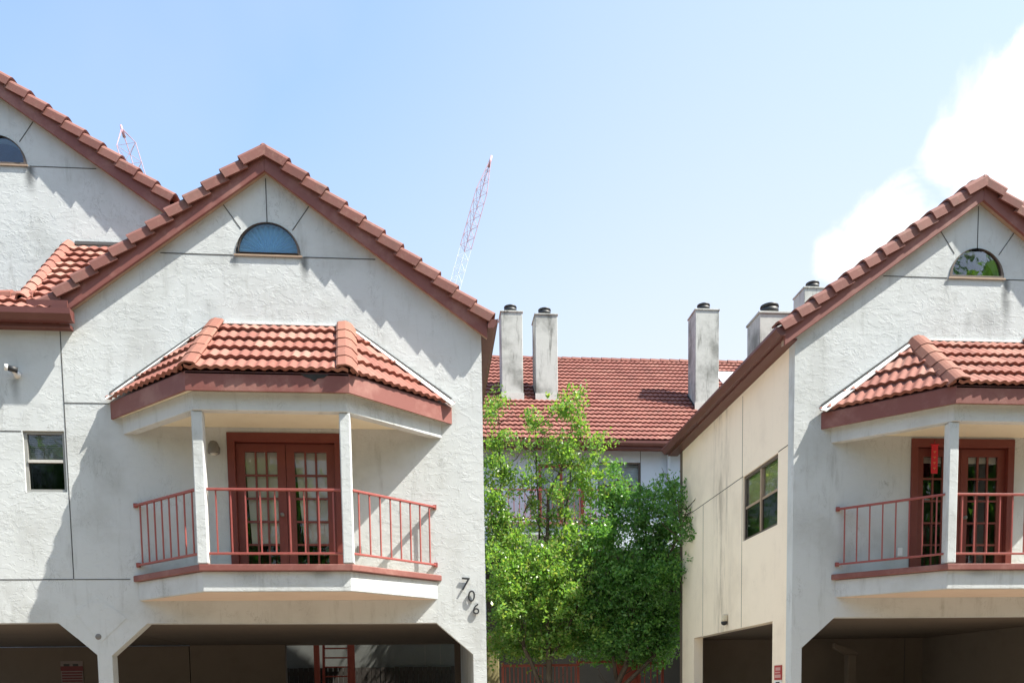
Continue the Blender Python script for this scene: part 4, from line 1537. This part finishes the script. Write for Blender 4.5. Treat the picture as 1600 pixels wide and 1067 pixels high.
wl = thing('wall_lamp', 'round dark metal wall lamp left of the red door', 'lamp', (-3.12, 0, 5.27))
m = MB()
m.lathe((0, 0, 0), [(0.07, 0.0), (0.07, 0.02), (0.03, 0.03), (0.03, 0.05)], 18, 'Y')
m.build('back_plate', MT['greymetal'], wl)
m = MB()
m.lathe((0.0, -0.11, -0.09), [(0.085, 0.0), (0.09, 0.01), (0.085, 0.06), (0.075, 0.12), (0.05, 0.165), (0.012, 0.18)], 20)
m.build('lamp_head', MT['greymetal'], wl)
m = MB()
m.lathe((0.0, -0.11, -0.125), [(0.015, 0), (0.045, 0.012), (0.055, 0.034)], 14)
m.build('bulb', MT['alu'], wl)

sc1 = thing('security_camera', 'small bullet security camera on the left wing wall', 'camera', (-5.86, 0, 6.28))
m = MB()
m.lathe((-0.0, 0, 0), [(0.05, 0), (0.05, 0.02), (0.02, 0.03), (0.02, 0.12)], 14, 'Y')
m.build('bracket', MT['white'], sc1)
m = MB()
m.tube([(0.05, -0.10, 0.03), (-0.06, -0.15, 0.045)], [0.04, 0.04], 14)
m.build('camera_body', MT['blackmetal'], sc1)
m = MB()
m.tube([(-0.061, -0.1505, 0.0451), (-0.10, -0.168, 0.050)], [0.044, 0.044], 14)
m.build('sun_hood', MT['white'], sc1)

sc2 = thing('security_camera', 'ivory dome security camera on the cream side wall', 'camera', (5.758, 3.03, 2.93))
m = MB()
m.box(-0.10, 0.0, -0.06, 0.06, 0.0, 0.14)
m.build('housing', MT['ivory'], sc2, bevel=0.03)
m = MB()
m.lathe((-0.06, 0, -0.05), [(0.02, -0.02), (0.05, 0.0), (0.06, 0.03), (0.06, 0.05)], 16)
m.build('dome', MT['blackmetal'], sc2)


def sign(name, label, cat, loc, axis, w_, h_, rows, plate, inkm, group=None):
    root = thing(name, label, cat, loc, group)
    m_ = MB()
    pl_ = MB()
    if axis == 'x':       # faces -X
        pl_.box(-0.012, -0.002, -w_ / 2, w_ / 2, -h_ / 2, h_ / 2)
        for y0, y1, z0, z1 in rows:
            m_.box(-0.016, -0.0125, y0 * w_, y1 * w_, z0 * h_, z1 * h_)
    else:                 # faces -Y
        pl_.box(-w_ / 2, w_ / 2, -0.012, -0.002, -h_ / 2, h_ / 2)
        for y0, y1, z0, z1 in rows:
            m_.box(y0 * w_, y1 * w_, -0.016, -0.0125, z0 * h_, z1 * h_)
    pl_.build('plate', plate, root)
    if rows:
        m_.build('print', inkm, root)
    return root


sign('parking_sign', 'small red parking sign on the cream corner post', 'sign', (5.757, 0.50, 1.88), 'x', 0.30, 0.24,
     [(-0.36, 0.30, 0.14, 0.36), (-0.30, 0.36, -0.04, 0.05), (-0.40, 0.40, -0.36, -0.14)], MT['redsign'],
     plain('faded_print', (0.55, 0.30, 0.28), 0.5))
sign('notice_plate', 'white notice plate with black print below the red parking sign', 'sign', (5.757, 0.50, 1.67), 'x', 0.30, 0.16,
     [(-0.25, 0.25, 0.05, 0.35), (-0.35, 0.30, -0.3, -0.1)], MT['signwhite'], MT['ink'])
rows = [(-0.36, -0.10, 0.37, 0.43), (0.05, 0.30, 0.37, 0.43)]
sg_ = sign('towing_sign', 'tall red and white notice in the dark left carport', 'sign', (-7.72, 5.998, 2.0), 'y', 0.46, 0.86, rows, plain('shaded_sign_face', (0.20, 0.16, 0.155), 0.6), MT['ink'])  # carport shade put into the colour of the white plate
m = MB()
m.box(-0.23, 0.23, -0.0165, -0.0125, 0.22, 0.32)
for i in range(9):
    m.box(-0.21, 0.21, -0.0165, -0.0125, 0.16 - i * 0.058, 0.195 - i * 0.058)
m.build('red_print', plain('shaded_red_print', (0.13, 0.02, 0.022), 0.6), sg_)  # red print darkened to carry the carport shade

rb_ = thing('hanging_banner', 'narrow red paper banner hanging on the right house door', 'banner', (8.07, -0.04, 5.22))
m = MB()
m.box(-0.055, 0.055, -0.006, 0.0, -0.22, 0.22)
m.box(-0.07, 0.07, -0.012, 0.004, 0.22, 0.235)
m.build('paper_strip', MT['redribbon'], rb_)
m = MB()
m.tube([(0, -0.003, 0.235), (0, 0.012, 0.30)], [0.003, 0.003], 5)
m.build('cord', MT['redribbon'], rb_)
m = MB()
for i in range(4):
    z = 0.12 - i * 0.085
    m.box(-0.022, 0.022, -0.009, -0.0065, z - 0.005, z + 0.007)
    m.box(-0.005, 0.005, -0.009, -0.0065, z - 0.025, z - 0.006)
m.build('marks', MT['gold'], rb_)


# ------------------------------------------------------------------ fences, stairs and pillars of the courtyard
def picket_fence(label, x0, x1, y, z1, step, mat, loc):
    root = thing('picket_fence', label, 'fence', (x0, y, 0), 'courtyard fences')
    w_ = x1 - x0
    m_ = MB()
    m_.box(0.06, w_ - 0.06, -0.02, 0.02, z1 - 0.06, z1)
    m_.box(0.06, w_ - 0.06, -0.02, 0.02, 0.12, 0.17)
    n = int(w_ / step)
    for i in range(1, n):
        x = i * w_ / n
        m_.box(x - 0.011, x + 0.011, -0.011, 0.011, 0.17, z1 - 0.06)
    m_.build('picket_panel', mat, root)
    for x in (0.0, w_ - 0.06):
        p_ = MB()
        p_.box(x, x + 0.06, -0.03, 0.03, 0, z1 + 0.05)
        p_.build('post', mat, root)
    return root


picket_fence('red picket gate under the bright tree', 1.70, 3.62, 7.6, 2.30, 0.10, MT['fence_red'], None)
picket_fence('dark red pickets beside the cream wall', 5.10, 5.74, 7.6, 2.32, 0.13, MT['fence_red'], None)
cw = thing('courtyard_wall', 'plaster wall toned dark for shade behind the carport opening of house 706', 'wall', (-0.9, 7.75, 0))
m = MB()
m.box(-2.9, 1.85, 0, 0.2, 0, 3.3)
m.build('wall_body', painted('shaded_plaster', (0.15, 0.16, 0.155), (0.11, 0.115, 0.11), 0.9, 0.4, 1.8, spec=0.1), cw)  # white wall with its shade put into a grey colour
m = MB()
for x in (0.75, 1.12):
    m.box(x - 0.012, x + 0.012, -0.012, 0.0 - 0.001, 0, 3.25)
m.build('conduit', MT['greymetal'], cw)
bf = thing('board_fence', 'dark vertical board fence in front of the courtyard wall', 'fence', (-0.9, 7.5, 0))
m = MB()
r_ = random.Random(4)
x = -2.8
while x < 1.75:
    w_ = 0.09 + r_.uniform(0, 0.02)
    y_ = r_.uniform(-0.008, 0.008)
    m.box(x, x + w_, y_ - 0.012, y_ + 0.012, 0.02, 2.27 + r_.uniform(-0.01, 0.01))
    x += w_ + 0.012
m.build('boards', plain('dark_boards', (0.035, 0.03, 0.026), 0.8), bf)
m = MB()
m.box(-2.8, 1.76, 0.021, 0.06, 2.10, 2.18)
m.box(-2.8, 1.76, 0.021, 0.06, 0.4, 0.48)
m.build('rail', MT['bark'], bf)
dg = thing('gate_door', 'solid orange red gate panel between the picket fences', 'gate', (4.55, 7.6, 0))
m = MB()
m.box(0, 0.52, -0.025, 0.025, 0.08, 2.30)
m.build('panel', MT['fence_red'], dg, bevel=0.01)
m = MB()
m.box(-1.0, 0.0, -0.035, 0.035, 2.31, 2.37)
m.box(0.525, 0.58, -0.04, 0.04, 0, 2.38)
m.box(0.0, 0.524, -0.035, 0.035, 2.31, 2.37)
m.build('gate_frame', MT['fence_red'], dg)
pi = thing('pillar', 'olive stucco pillar behind the corner of house 706', 'pillar', (1.55, 8.6, 0))
m = MB()
m.box(-0.16, 0.16, -0.16, 0.16, 0, 2.86)
m.build('shaft', MT['curtain'] if False else painted('olive_stucco', (0.30, 0.27, 0.14), (0.24, 0.21, 0.11), 0.9, 0.4, 3.0, spec=0.1), pi, bevel=0.02)
m = MB()
m.box(-0.22, 0.22, -0.22, 0.22, 2.861, 3.05)
m.build('capital', MT['gutter'], pi, bevel=0.02)
es = thing('exterior_stair', 'steep red steel stair between posts behind the carport opening', 'stairs', (-2.68, 6.7, 0))
for x in (0.0, 0.80):
    m = MB()
    m.box(x, x + 0.12, 0.0, 0.10, 0, 3.4)
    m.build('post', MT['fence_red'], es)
for x in (0.16, 0.74):
    m = MB()
    m.bar((x, 0.1, 0.2), (x, 0.68, 3.3), 0.05, 0.12)
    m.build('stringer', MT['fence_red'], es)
for i in range(14):
    m = MB()
    m.box(0.19, 0.71, 0.08 + i * 0.041, 0.20 + i * 0.041, 0.28 + i * 0.22, 0.31 + i * 0.22)
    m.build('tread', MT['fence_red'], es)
